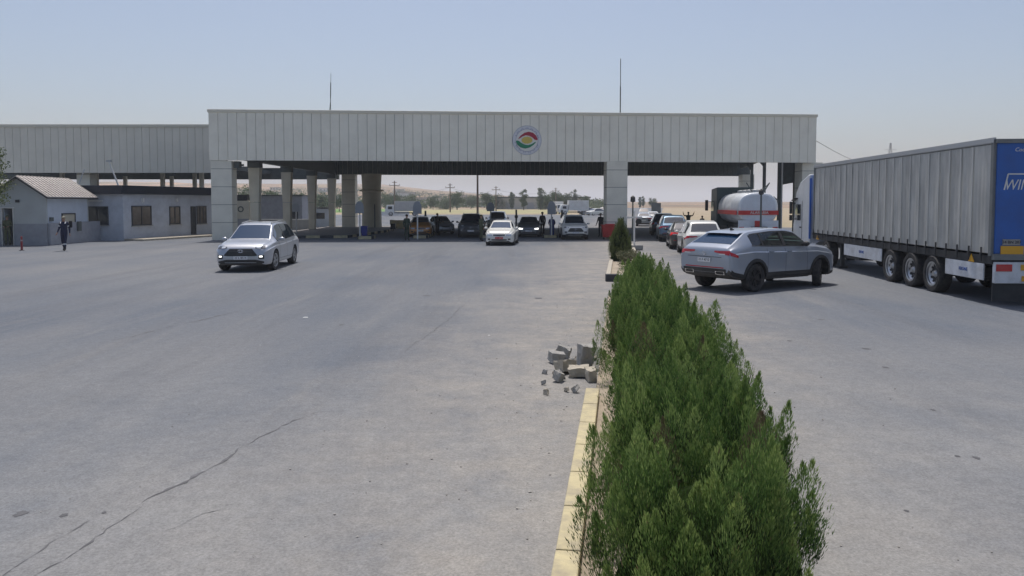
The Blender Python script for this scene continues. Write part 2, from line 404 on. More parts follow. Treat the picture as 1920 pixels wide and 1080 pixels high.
mb.prism([FL-nrm*.02+Vector((0, 0, ZB+.01)), FR-nrm*.02+Vector((0, 0, ZB+.01)), FR-nrm*.02+Vector((0, 0, ZT-.2)), FL-nrm*.02+Vector((0, 0, ZT-.2))], -nrm*.3)
mb.build('fascia_backing', M['joint'], cano, world=True)
mb = MB(); mb.prism([FL+nrm*.12-u*.06+Vector((0, 0, ZT-.18)), FR+nrm*.12+u*.06+Vector((0, 0, ZT-.18)), FR-nrm*.5+u*.06+Vector((0, 0, ZT-.18)), FL-nrm*.5-u*.06+Vector((0, 0, ZT-.18))], (0, 0, .2))
mb.build('coping', M['coping'], cano, world=True, bevel=.02)
bu = (BR-BL).normalized(); bn = Vector((-bu.y, bu.x, 0))
BL2 = BL - bu*.3
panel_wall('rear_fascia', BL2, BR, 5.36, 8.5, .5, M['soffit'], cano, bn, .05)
mb = MB(); mb.prism([BL2+bn*.06+Vector((0, 0, 5.36)), BR+bn*.06+Vector((0, 0, 5.36)), BR+bn*.06+Vector((0, 0, 8.55)), BL2+bn*.06+Vector((0, 0, 8.55))], bn*.2)
mb.build('rear_backing', M['clad'], cano, world=True)
# roof slab with ceiling sheets
zr = 8.1
LC = Vector((-18.3, 52.0, 0))
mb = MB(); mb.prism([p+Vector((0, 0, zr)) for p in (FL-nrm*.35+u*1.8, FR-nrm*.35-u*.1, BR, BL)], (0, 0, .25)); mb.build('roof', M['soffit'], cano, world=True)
# rafters and purlins under the roof
mb = MB()
for i in range(6):
    t = (i+.6)/6.2
    a = FL.lerp(FR, t*.92+.05)-nrm*.4; b = BL.lerp(BR, t*.92+.03)-bn*.1
    mb.bar(a+Vector((0, 0, 7.75)), b+Vector((0, 0, 7.75)), .22, .6)
for i in range(1, 11):
    t = i/11; a = FL.lerp(BL, t)+Vector((2.2, 0, 0)); b = FR.lerp(BR, t)
    mb.bar(a+Vector((0, 0, 8.0)), b+Vector((0, 0, 8.0)), .12, .16)
mb.build('roof_frame', M['steel'], cano, world=True)
# side beams on the column rows
XL = -17.9
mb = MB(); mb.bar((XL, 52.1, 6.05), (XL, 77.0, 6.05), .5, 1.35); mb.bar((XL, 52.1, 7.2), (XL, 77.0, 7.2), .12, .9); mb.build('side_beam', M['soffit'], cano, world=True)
RC = [(20.3, 58.5), (21.35, 65.2), (22.6, 72.6)]
mb = MB(); mb.bar((19.5, 55.0, 7.1), (24.0, 80.8, 7.1), .3, 1.9)
for (x, y) in RC:                            # haunches from the posts up to the beam
    mb.prism([(x, y-.08, 5.5), (x, y-.08, 6.4), (x-1.6, y-.08, 6.4), (x-1.2, y-.08, 6.25), (x-.45, y-.08, 6.0)], (0, .16, 0))
mb.build('side_beam', M['steel'], cano, world=True)
# tapered left columns
for i in range(4):
    y = 53.7+7.6*i
    mb = MB()
    for (z0, z1, w0, w1) in ((0, 2.55, .50, .60), (2.58, 4.95, .60, .80)):
        vs = []
        for (z, ww) in ((z0, w0), (z1, w1)):
            for (sx, sy) in ((-1, -1), (1, -1), (1, 1), (-1, 1)): vs.append((XL+sx*ww/2, y+sy*.3, z))
        mb.add(vs, [(3, 2, 1, 0), (4, 5, 6, 7), (0, 1, 5, 4), (1, 2, 6, 5), (2, 3, 7, 6), (3, 0, 4, 7)])
    c = mb.build('tapered_column', M['cream'], cano, world=True, bevel=.015)
    mb = MB(); mb.box((XL, y, 5.2), (.86, .66, .46)); mb.build('column_head', M['steel'], c, world=True)
def tiled_column(cx, cy, wx, wy, zt, parent, rz=0, step=1.2, mk='tile', zb=0):
    mb = MB(); k = 0; z = zb
    while z < zt-.05:
        h = min(step, zt-z); mb.box((cx, cy, z+h/2), (wx, wy, h-.03), rz); z += step
    mb.box((cx, cy, (zb+zt)/2), (wx-.04, wy-.04, zt-zb-.02), rz, 1)
    return mb.build('column', [M[mk], M['joint']], parent, world=True)
ang = math.atan2(u.y, u.x)
a = FL+u*.74-nrm*.62
tiled_column(a.x, a.y, 1.36, 1.2, ZB-.02, cano, ang)
mb = MB(); mb.box((a.x+.95, a.y, 5.1), (.35, .5, .45)); mb.build('lamp_box', M['steel'], cano, world=True)
c0 = at(1155.5, 381, 53.45); tiled_column(c0.x, c0.y+.5, 1.44, 1.2, ZB+.05, cano, ang)
tiled_column(21.4, 55.6, 1.5, 1.2, ZB+.05, cano, ang, mk='tile')
tiled_column(at(1398, 381, 81).x, 80.9, 1.25, 1.2, 5.5, cano, ang)
tiled_column(at(655, 381, 76.2).x, 76.4, 1.32, 1.2, 5.36, cano)
for (x, y) in RC:
    mb = MB(); mb.box((x, y, 3.1), (.22, .22, 6.2)); mb.box((x, y, .1), (.55, .55, .2)); mb.build('post', M['steel'], cano, world=True)
mb = MB(); p = at(1465.5, 381, 57.0); mb.tube((p.x, p.y, 0), (p.x, p.y, 5.9), .055); mb.build('downpipe', M['white'], cano, world=True)
p = at(1491, 381, 57.4); mb = MB(); mb.box((p.x, p.y, 2.9), (.30, .30, 5.8)); mb.build('post', M['steel'], cano, world=True)
# hanging dark panel behind the right column
mb = MB(); a = at(1467, 381, 58.2); b = at(1512, 381, 57.0)
mb.prism([(a.x, a.y, 3.9), (b.x, b.y, 4.2), (b.x, b.y, 5.7), (a.x, a.y, 5.7)], (0, .1, 0)); mb.build('hanging_panel', M['soffit'], cano, world=True)
# tower pillar with ledge
tp = at(697, 381, 75.5)
mb = MB()
mb.lathe([(.98, 0), (.93, 2.7), (.92, 3.9), (1.0, 5.36)], n=14, c=(tp.x, tp.y, 0)); mb.lathe([(.9, 3.62), (1.2, 3.7), (1.2, 3.8), (.9, 3.86)], n=14, c=(tp.x, tp.y, 0))
mb.box((tp.x+.45, tp.y-.9, 1.2), (.07, .2, 2.4), 0, 1)
mb.build('guard_pillar', [M['cream'], M['joint']], cano, world=True, smooth=True)

# emblem on the fascia
def disc(mb, c, r, uu, n=48, th=.03, nn=None, mi=0, r0=0.0):
    pass
ec = onplane(988, 263, FL+nrm*.06, nrm)
emb = empty('round_emblem', ec, 0, 'round regional emblem with red and green arcs on the canopy front', 'emblem')
def efill(name, poly, lift, m, th=.02):
    mb = MB(); mb.prism([u*x+Vector((0, 0, z))+nrm*lift for x, z in poly], nrm*th); return mb.build(name, m, emb)
def circ(r, n=56, a0=0, a1=360): return [(r*math.cos(R(a0+(a1-a0)*i/n)), r*math.sin(R(a0+(a1-a0)*i/n))) for i in range(n)]
M['embring'] = mat('emblem_ring', (.70, .71, .74), .5); M['embwhite'] = mat('emblem_white', (.78, .77, .73), .5)
M['embred'] = mat('emblem_red', (.38, .025, .05), .5); M['embgreen'] = mat('emblem_green', (.01, .22, .11), .5); M['embyellow'] = mat('emblem_yellow', (.62, .48, .10), .5)
efill('inner_field', circ(.745), .023, M['embwhite'], .02)
def crescent(cx, cz, pts): return [(cx+x, cz+z) for x, z in pts]
top = [(-.62, .08), (-.45, .30), (-.18, .50), (.12, .58), (.42, .50), (.64, .30), (.74, .05), (.66, .0), (.52, .04), (.38, .18), (.15, .30), (-.08, .33), (-.32, .25), (-.5, .12)]
efill('red_arc', top, .052, M['embred']); efill('green_arc', [(-x*1.04, -z*.95-.02) for x, z in top], .052, M['embgreen'])
sunp = [((.30 if i % 2 == 0 else .25)*math.cos(i*math.pi/21)*1.35, (.26 if i % 2 == 0 else .21)*math.sin(i*math.pi/21)) for i in range(42)]
efill('yellow_sun', sunp, .052, M['embyellow'])
mb = MB()
def glyph(mb, a, r, k):
    t = Vector((-math.sin(a), 0, math.cos(a))); o = Vector((math.cos(a)*r, 0, math.sin(a)*r)); rr = Vector((math.cos(a), 0, math.sin(a)))
    def P(q): return u*q.x+Vector((0, 0, q.z))+nrm*.036
    for (x0, y0, x1, y1) in ((-.04, -.05, .04, -.05), (.04, -.05, .04, .05) if k % 2 else (-.04, -.05, -.04, .04)):
        p, q = o+t*x0+rr*y0, o+t*x1+rr*y1; mb.bar(P(p), P(q), .02, .02, 1, up=nrm)
mb.prism([u*x+Vector((0, 0, z)) for x, z in circ(1.0)], nrm*.02)
for rr_ in (.985, .765):
    cp = [u*x+Vector((0, 0, z))+nrm*.030 for x, z in circ(rr_)]; 
    for p, q in zip(cp, cp[1:]+cp[:1]): mb.bar(p, q, .018, .018, 1, up=nrm)
for k in range(30):
    if k not in (14, 15, 29, 0): glyph(mb, 2*math.pi*k/30, .845, k)
mb.build('ring', [M['embring'], mat('emblem_ink', (.26, .29, .42), .5)], emb)

# masts on the roof
def mast(px, pytop, Y, label, segs=None):
    b = at(px, 207, Y); t = at(px, pytop, Y); o = empty('antenna_mast', (b.x, Y, 8.34), 0, label, 'antenna', None)
    mb = MB(); H = t.z-8.34
    if segs:
        mb.tube((-.12, 0, 0), (-.02, 0, H*.35), .02); mb.tube((0, 0, 0), (0, 0, H*.5), .022); mb.tube((0, 0, H*.45), (.03, 0, H*.8), .032); mb.tube((.03, 0, H*.8), (.05, 0, H), .014)
    else:
        mb.tube((0, 0, 0), (0, 0, H*.55), .04); mb.tube((0, 0, H*.55), (0, 0, H), .026)
    mb.build('pole', M['steel'], o); mb = MB(); mb.box((0, 0, .03), (.3, .3, .06)); mb.build('foot_plate', M['steel'], o)
mast(1163, 110, 54.4, 'tall straight antenna on the canopy roof above the central column')
mast(620, 138, 53.2, 'thin bent antenna on the left half of the canopy roof', True)

# ------------------------------------------------------------------ left wing canopy
wing = empty('side_canopy', (-32, 61, 0), 0, 'lower left canopy wing with beige vertical panels behind the police building', 'canopy')
WL, WR = Vector((-52, 61, 0)), Vector((-22.6, 61, 0)); cn = Vector((0, -1, 0))
panel_wall('front_fascia', WL, WR, 4.9, 8.5, .605, M['clad2'], wing, cn)
mb = MB(); mb.box((-37.3, 61.17, 6.7), (29.4, .3, 3.58)); mb.build('fascia_backing', M['joint'], wing, world=True)
mb = MB(); mb.box((-37.3, 61.15, 8.60), (29.6, .6, .22)); mb.build('coping', M['coping'], wing, world=True, bevel=.02)
mb = MB(); mb.box((-34.8, 78, 5.48), (34.6, .3, 1.15)); mb.build('rear_fascia', M['soffit'], wing, world=True)
mb = MB(); mb.box((-38.0, 69.6, 7.9), (28, 16.6, .2)); mb.build('roof', M['soffit'], wing, world=True)
mb = MB()
for i in range(9): mb.bar((-50+3.2*i, 61.4, 5.6), (-50+3.2*i, 77.8, 5.6), .18, .35)
for y in (65, 69, 73.5): mb.bar((-52, y, 5.9), (-24, y, 5.9), .14, .18)
mb.build('roof_frame', M['steel'], wing, world=True)
p = at(156, 381, 61.6); tiled_column(p.x, 62.2, 1.05, 1.0, 4.9, wing, mk='tile')
for px, Y in ((100, 78), (182, 70), (236, 77), (306, 66), (323, 77), (366, 70), (379, 64), (118, 66)):
    p = at(px, 381, Y); mb = MB(); mb.box((p.x, Y, 2.6), (.30, .30, 5.2)); mb.build('post', M['cream'], wing, world=True)

# ------------------------------------------------------------------ police building with navy roof band
pb = empty('police_building', (-25.7, 50.7, 0), 0, 'long single-storey blue grey building with dark navy roof band behind the hut', 'building')
A, B, C = Vector((-30.6, 51.3, 0)), Vector((-25.75, 50.9, 0)), Vector((-22.9, 60.0, 0)); D = Vector((-31, 60.6, 0))
up_ = Vector((0, 0, 1))
HW = 3.1
mb = MB(); mb.prism([A, B, C, D], up_*HW); mb.build('wall', M['bluewall'], pb, world=True)
cen = (A+B+C+D)/4
rf = [p+(p-cen).normalized()*.42+up_*HW for p in (A, B, C, D)]
mb = MB(); mb.prism(rf, up_*.58); mb.build('roof_band', M['navy'], pb, world=True, bevel=.02)
def wall_feature(P0, n, px0, py0, px1, py1): return onplane(px0, py0, P0, n), onplane(px1, py1, P0, n)
def window_on(P0, n, uu, r, parent, pane, mullions=1, sill=True, name='window'):
    p, q = wall_feature(P0, n, *r); z1, z0 = p.z, q.z; a = (p-P0).dot(uu); b = (q-P0).dot(uu)
    def pt(s_, z, off): v = P0+uu*s_+n*off; return Vector((v.x, v.y, z))
    mb = MB(); t = .07
    def bx(s0, s1, za, zb_, o0, o1, mi=0): mb.prism([pt(s0, za, o0), pt(s1, za, o0), pt(s1, zb_, o0), pt(s0, zb_, o0)], n*(o1-o0), mi)
    bx(a, b, z1-t, z1, -.02, .05); bx(a, b, z0, z0+t, -.02, .05); bx(a, a+t, z0+t, z1-t, -.02, .048); bx(b-t, b, z0+t, z1-t, -.02, .048)
    for k in range(mullions):
        s_ = a+(b-a)*(k+1)/(mullions+1); bx(s_-t/2, s_+t/2, z0+t, z1-t, -.02, .046)
    f = mb.build(name, M['frame'], parent, world=True)
    mb = MB(); mb.prism([pt(a+t, z0+t, .004), pt(b-t, z0+t, .004), pt(b-t, z1-t, .004), pt(a+t, z1-t, .004)], n*.012); mb.build('pane', pane, f, world=True)
    if sill:
        mb = MB(); mb.prism([pt(a-.05, z0-.06, .0), pt(b+.05, z0-.06, .0), pt(b+.05, z0, .0), pt(a-.05, z0, .0)], n*.11); mb.build('sill', M['concrete'], f, world=True)
    return f
uBC = (C-B).normalized(); nBC = Vector((uBC.y, -uBC.x, 0))
uAB = (B-A).normalized(); nAB = Vector((uAB.y, -uAB.x, 0))
window_on(B, nBC, uBC, (246, 386, 284, 422), pb, M['panebrown'])
window_on(B, nBC, uBC, (317, 387, 338, 420), pb, M['panebrown'])
window_on(B, nBC, uBC, (368, 386, 387, 419), pb, M['panebrown'], 2)
window_on(A, nAB, uAB, (160, 387, 204, 422), pb, M['pane'])
dr = window_on(B, nBC, uBC, (357, 387, 367.5, 439), pb, M['pane'], 0, False, 'door')
for px in (266, 330):
    q = onplane(px, 375, B, nBC); mb = MB(); mb.box(q+nBC*.08, (.14, .14, .26)); mb.build('wall_lamp', M['white'], pb, world=True)
q = onplane(176, 376.5, A, nAB); mb = MB(); mb.box(q+nAB*.06, (1.3, .08, .08), math.atan2(uAB.y, uAB.x)); mb.build('tube_lamp', M['white'], pb, world=True)
# kerb strip in front of the police building
mb = MB(); q = [B+nBC*.02, C+nBC*.02, C+nBC*1.3, B+nBC*1.6]
mb.prism([Vector((v.x, v.y, 0)) for v in q], up_*.14); o = mb.build('pavement', M['kerb'], bevel=.02); o['kind'] = 'structure'
# tilted pole and wires on the roof
o = empty('roof_mast', (at(222, 345, 52.5).x, 52.5, 3.69), 0, 'white leaning pole rising from the navy roof', 'pole')
t = at(204, 302, 52.5)-Vector(o.location); mb = MB(); mb.tube((0, 0, 0), t, .055, .045); mb.build('pole', M['white'], o); mb = MB(); mb.box(t, (.3, .16, .12)); mb.build('lamp_head', M['galv'], o)
o = empty('roof_mast', (at(147, 345, 52.8).x, 52.8, 3.69), 0, 'short white pole at the left end of the navy roof', 'pole')
t = at(158, 317, 52.8)-Vector(o.location); mb = MB(); mb.tube((0, 0, 0), t, .035); mb.build('pole', M['white'], o)

# ------------------------------------------------------------------ gabled hut
hut = empty('guard_hut', (-29.0, 47.5, 0), 0, 'small gabled guard hut with pale tiled roof and open doorway', 'hut')
HX0, HX1, HY0, HY1, EV, RG = -30.55, -27.45, 45.3, 49.8, 2.98, 4.02
xm = (HX0+HX1)/2
mb = MB()
dx0, dx1 = at(2, 400, HY0).x, at(26, 400, HY0).x; dh = 2.2
mb.box(((HX0+dx0)/2, HY0+.06, EV/2), (dx0-HX0, .12, EV)); mb.box(((dx1+HX1)/2, HY0+.06, EV/2), (HX1-dx1, .12, EV)); mb.box(((dx0+dx1)/2, HY0+.06, (EV+dh)/2), (dx1-dx0, .12, EV-dh))
mb.prism([(HX0, HY0, EV), (HX1, HY0, EV), (xm, HY0, RG)], (0, .12, 0))
mb.build('gable_wall', M['gable'], hut, world=True)
mb = MB(); mb.box(((HX0+HX1)/2, HY1-.06, EV/2), (HX1-HX0, .12, EV)); mb.prism([(HX0, HY1-.12, EV), (HX1, HY1-.12, EV), (xm, HY1-.12, RG)], (0, .12, 0)); mb.box((HX0+.06, (HY0+HY1)/2, EV/2), (.12, HY1-HY0-.24, EV)); mb.build('rear_wall', M['gable'], hut, world=True)
mb = MB(); n_ = 9
for i in range(n_): mb.box((HX1-.04, HY0+.125+(HY1-HY0-.25)*(i+.5)/n_, EV/2), (.08, (HY1-HY0-.25)/n_-.012, EV))
mb.box((HX1-.07, (HY0+HY1)/2, EV/2), (.06, HY1-HY0-.26, EV-.02), 0, 1)
mb.build('side_wall', [M['prefab'], M['joint']], hut, world=True)
mb = MB()
mb.box(((dx1+HX1)/2+.02, HY0-.03, .64), (HX1-dx1+.04, .05, 1.28)); mb.box(((HX0+dx0)/2, HY0-.03, .64), (dx0-HX0, .05, 1.28)); mb.build('plinth', M['greyblock'], hut, world=True)
mb = MB(); mb.box((HX1+.10, 48.1, .66), (.18, 5.5, 1.32)); mb.build('low_wall', M['greyblock'], hut, world=True, bevel=.02)
mb = MB()
mb.box(((dx0+dx1)/2, HY0+.05, dh+.03), (dx1-dx0+.1, .18, .07)); mb.box((dx0+.03, HY0+.05, dh/2), (.06, .18, dh)); mb.box((dx1-.03, HY0+.05, dh/2), (.06, .18, dh)); mb.build('door_frame', M['white'], hut, world=True)
mb = MB(); mb.box((dx0+.12, HY0+.5, 1.08), (.05, .8, 2.1)); mb.build('door', M['prefab'], hut, world=True)
mb = MB(); mb.box((xm, (HY0+HY1)/2, .03), (2.8, 4.2, .06)); mb.build('floor', M['concrete'], hut, world=True)
for s in (-1, 1):       # roof slopes with tile courses
    mb = MB(); e = Vector((xm+s*(1.55+.28), 0, EV-.18+.05)); rg = Vector((xm, 0, RG+.06)); nn = 8
    for k in range(nn):
        p = rg.lerp(e, k/nn); q = rg.lerp(e, (k+1)/nn+.01); lift = Vector((0, 0, .03))
        mb.prism([(p.x, HY0-.3, p.z-.02), (q.x, HY0-.3, q.z+.02), (q.x, HY0-.3, q.z+.05), (p.x, HY0-.3, p.z+.03)], (0, HY1-HY0+.95, 0))
    for k in range(16):
        y = HY0-.3+(HY1-HY0+.95)*(k+.5)/16; mb.bar((rg.x, y, rg.z+.045), (e.x, y, e.z+.07), .07, .05)
    r_ = mb.build('roof', M['rooftile'], hut, world=True)
    mb = MB(); mb.bar((rg.x, HY0-.32, rg.z-.07), (e.x, HY0-.32, e.z-.05), .05, .07, up=(0, 0, 1)); mb.bar((e.x+s*.02, HY0-.3, e.z-.05), (e.x+s*.02, HY1+.65, e.z-.05), .04, .07); mb.build('fascia_board', M['frame'], r_, world=True)
q = onplane(33, 377, Vector((0, HY0, 0)), Vector((0, -1, 0))); mb = MB(); mb.box(q+Vector((0, -.03, 0)), (.22, .06, .16)); mb.build('vent', M['frame'], hut, world=True)
Pw = Vector((HX1, 0, 0)); nw = Vector((1, 0, 0)); uw = Vector((0, 1, 0))
window_on(Pw, nw, uw, (115, 400, 141, 419), hut, mat('cream_blind', (.50, .46, .36), .7), 0, False)
q = onplane(95, 411, Pw, nw); mb = MB(); mb.box(q+Vector((.05, 0, 0)), (.1, .3, .22)); mb.build('socket_box', M['steel'], hut, world=True)
q = onplane(147, 424, Pw+Vector((.2, 0, 0)), nw); mb = MB(); mb.box((HX1+.26, q.y, q.z), (.12, .35, .6)); mb.build('meter_box', M['steel'], hut, world=True, bevel=.02)

# red bollard
q = G(41, 470); o = empty('bollard', q, 0, 'small red bollard standing in front of the guard hut', 'bollard')
mb = MB(); mb.tube((0, 0, 0), (0, 0, .72), .055, .05, 12); mb.ball((0, 0, .72), .05); mb.build('post', M['redpost'], o, smooth=True); mb = MB(); mb.tube((0, 0, 0), (0, 0, .04), .13, .11, 12); mb.build('base', M['trim'], o)
mb = MB(); mb.tube((0, 0, .5), (0, 0, .58), .058, .058, 12); mb.build('band', mat('grey_band', (.4, .3, .3), .5), o)

# ------------------------------------------------------------------ things behind the left columns
cw = empty('site_office', (-21.5, 82, 0), 0, 'grey portable cabin behind the tapered columns', 'cabin')
mb = MB(); a = at(486, 381, 82); b = at(566, 381, 82); mb.box(((a.x+b.x)/2, 83.4, 1.65), (b.x-a.x, 2.6, 3.3)); mb.build('wall', M['greyblock'], cw, world=True, bevel=.03)
mb = MB(); mb.box(((a.x+b.x)/2, 83.4, 3.33), (b.x-a.x+.2, 2.8, .12)); mb.build('roof', M['steel'], cw, world=True)
mb = MB(); mb.box((b.x-.9, 82.08, 1.1), (.9, .08, 2.1)); mb.build('door', M['frame'], cw, world=True)
for (p0, p1, Y, z0, z1, nm, lb, m) in ((440, 583, 72, 0, .95, 'low_wall', 'pale low wall behind the silver car and tapered columns', 'palewall'),
                                      (586, 622, 80, 0, 1.95, 'kiosk', 'pale blue grey kiosk between the third and fourth tapered columns', 'prefab')):
    a, b = at(p0, 381, Y), at(p1, 381, Y); o = empty(nm, ((a.x+b.x)/2, Y, 0), 0, lb, 'wall' if nm == 'low_wall' else 'kiosk')
    mb = MB(); mb.box((0, 0, z1/2), (b.x-a.x, .3 if nm == 'low_wall' else 1.6, z1)); mb.build('wall', M[m], o, bevel=.02)
    if nm == 'low_wall': mb = MB(); mb.box((0, 0, z1+.03), (b.x-a.x+.1, .4, .06)); mb.build('coping', M['white'], o)
    else:
        mb = MB(); mb.box((0, 0, z1+.06), (b.x-a.x+.3, 1.9, .12)); mb.build('roof', M['frame'], o); mb = MB(); mb.box((0, -.82, 1.2), (.9, .06, .6)); mb.build('window', M['pane'], o)
# wall-hung round sign and air conditioner behind left column
a = at(440, 381, 64); b = at(467, 381, 64)
o = empty('service_booth', ((a.x+b.x)/2, 64.6, 0), 0, 'cream booth with round mark and black fan beside the left column', 'booth')
mb = MB(); mb.box((0, 0, 1.35), (b.x-a.x, 1.2, 2.7)); mb.build('wall', M['cream'], o, bevel=.02)
mb = MB(); mb.box((0, -.61, .75), (b.x-a.x-.1, .05, .9)); mb.build('shutter', M['greyblock'], o)
mb = MB(); mb.lathe([(.16, -.64), (.25, -.64), (.25, -.61), (.16, -.61)], 'Y', 20, (-.1, 0, 2.0), closed=True); mb.build('round_mark', M['steel'], o)
mb = MB(); mb.box((0, -.3, 2.95), (.9, .5, .5)); mb.lathe([(.0, -.58), (.2, -.58), (.2, -.54)], 'Y', 16, (.1, 0, 2.95)); mb.build('fan_unit', M['trim'], o)

# ------------------------------------------------------------------ pavement and lane islands under the canopy
def kerb_line(pts, hgt, wdt, mats, parent, seg=.8, name='kerb'):
    mb = MB(); k = 0
    for a, b in zip(pts[:-1], pts[1:]):
        a, b = Vector(a), Vector(b); n = max(1, round((b-a).length/seg))
        for i in range(n):
            p, q = a.lerp(b, i/n), a.lerp(b, (i+1)/n); d = (q-p).normalized()*.006
            mb.bar(p+d+up_*(hgt/2), q-d+up_*(hgt/2), wdt, hgt, k % len(mats)); k += 1
    return mb.build(name, mats, parent, bevel=.012, world=parent is not None)
mb = MB(); mb.prism([(-18.6, 54.6, 0), (-11.9, 55.2, 0), (-11.0, 66, 0), (-11.6, 79, 0), (-18.6, 79, 0)], (0, 0, .16)); o = mb.build('pavement', M['pave']); o['kind'] = 'structure'
o = kerb_line([(-18.6, 54.45, 0), (-11.8, 55.05, 0), (-10.85, 66, 0), (-11.45, 79, 0)], .19, .16, [M['kerbyellow'], M['kerbblack']], None, 1.0); o['kind'] = 'structure'
for i, X in enumerate((-10.2, -6.55, -1.85, 2.75)):
    y0, y1 = 54.2+.3*i, 66
    if i == 0: y0, y1 = 53.2, 54.6
    mb = MB(); mb.box((X, (y0+y1)/2, .09), (.78, y1-y0-.1, .18)); o = mb.build('lane_island', M['pave']); o['kind'] = 'structure'
    o = kerb_line([(X-.45, y0, 0), (X+.45, y0, 0), (X+.45, y1, 0), (X-.45, y1, 0), (X-.45, y0, 0)], .2, .14, [M['kerbyellow'], M['kerbblack']], None, .7); o['kind'] = 'structure'
# lane signs seen from behind, on poles
for i, (px, fy, ty, by, lb) in enumerate(((675, 448, 377, 400, 'grey lane sign on a white pole beside the blue bin'), (783, 449, 377, 401, 'grey lane sign on a white pole in front of the orange taxi'),
                             (920, 441, 379, 396, 'grey lane sign standing behind the white saloon car'), (1034, 446, 377, 402, 'grey lane sign on a pole beside the white off-roader'), (556, 440, 381, 397, 'grey lane sign above the silver car'))):
    q = G(px, fy); o = empty('lane_sign', q, 0, lb, 'sign', 'lane signs on poles')
    t = at(px, ty, q.y).z; b = at(px, by, q.y).z; mb = MB(); mb.tube((0, 0, 0), (0, 0, t-.05), .05, .05, 8); mb.build('pole', M['white'], o)
    H = (t-b); wd = .30; poly = [(-wd, -.06, b)] + [(wd, -.06, b)] + [(wd*math.cos(R(a)), -.06, b+H*.45+H*.55*math.sin(R(a))) for a in range(0, 181, 15)]
    mb = MB(); mb.prism(poly, (0, -.03, 0)); mb.build('sign_plate', M['signback'], o)
# gate posts
for i, (px, fy, ty, lb) in enumerate(((798, 437, 395, 'dark gate post behind the orange taxi'), (968, 440, 393, 'dark gate post left of the grey saloon'), (1053.5, 438, 394, 'dark gate post beside the white off-roader'))):
    q = G(px, fy); o = empty('gate_post', q, 0, lb, 'post', 'gate posts between lanes'); t = at(px, ty, q.y).z
    mb = MB(); mb.box((0, 0, t/2), (.15, .15, t)); mb.build('post', M['steel'], o, bevel=.01); mb = MB(); mb.box((0, -.1, t*.72), (.26, .2, .2)); mb.build('control_box', M['trim'], o)
# blue bin
q = G(683.5, 446); o = empty('litter_bin', q, 0, 'bright blue litter bin at the foot of a lane sign', 'bin')
mb = MB(); vs = [(sx*w_, sy*w_, z) for z, w_ in ((0.03, .17), (.78, .22)) for sx, sy in ((-1, -1), (1, -1), (1, 1), (-1, 1))]
mb.add(vs, [(3, 2, 1, 0), (4, 5, 6, 7), (0, 1, 5, 4), (1, 2, 6, 5), (2, 3, 7, 6), (3, 0, 4, 7)]); mb.build('body', M['bluebin'], o, bevel=.02); mb = MB(); mb.box((0, 0, .82), (.48, .48, .08)); mb.build('lid', M['bluebin'], o, bevel=.03)
# red skip bin by the central column
q = G(1140, 449); o = empty('waste_container', q, 0, 'red wheeled waste container beside the central canopy column', 'waste bin')
mb = MB(); vs = [(sx*w_, sy*d_, z) for z, w_, d_ in ((.16, .36, .30), (.98, .45, .38)) for sx, sy in ((-1, -1), (1, -1), (1, 1), (-1, 1))]
mb.add(vs, [(3, 2, 1, 0), (4, 5, 6, 7), (0, 1, 5, 4), (1, 2, 6, 5), (2, 3, 7, 6), (3, 0, 4, 7)])
for x in (-.28, 0, .28): mb.box((x, -.35, .55), (.05, .08, .7))
mb.box((0, 0, .99), (.98, .84, .05)); mb.build('body', M['red'], o, bevel=.015)
mb = MB(); mb.box((.12, .05, 1.04), (.66, .74, .06)); mb.build('lid', M['red'], o, bevel=.02)
for sx in (-1, 1):
    for sy in (-1, 1): mb = MB(); mb.lathe([(.02, -.03), (.08, -.03), (.08, .03), (.02, .03)], 'X', 12, (sx*.3, sy*.24, .09)); mb.build('wheel', M['trim'], o)

# ------------------------------------------------------------------ median: kerbs, soil, hedge
MX = lambda Y, c: .141*Y+c
def med(c, Y, z=0.): return (MX(Y, c), Y, z)
mb = MB(); mb.prism([med(-.30, -1), med(.95, -1), med(.95, 20.2), med(-.30, 20.2)], (0, 0, .07)); o = mb.build('median_soil', M['soil']); o['kind'] = 'structure'
o = kerb_line([med(-.335, -1), med(-.335, 9.6)], .17, .17, [M['kerbyellow']], None, .75); o['kind'] = 'structure'
o = kerb_line([med(1.02, -1), med(1.02, 19.8)], .17, .15, [M['kerb']], None, .75); o['kind'] = 'structure'
mb = MB(); mb.prism([med(-.32, 24.4), med(.70, 24.4), med(.66, 44), med(-.22, 51)], (0, 0, .1)); o = mb.build('median_soil', M['soil']); o['kind'] = 'structure'
o = kerb_line([med(-.39, 24.9), med(-.30, 50.5)], .17, .15, [M['kerb']], None, .8); o['kind'] = 'structure'
o = kerb_line([med(.74, 24.9), med(.70, 44)], .17, .15, [M['kerb']], None, .8); o['kind'] = 'structure'
o = kerb_line([med(-.46, 24.45), med(.34, 24.45)], .24, .26, [M['kerbblack'], M['kerb']], None, .42); o['kind'] = 'structure'

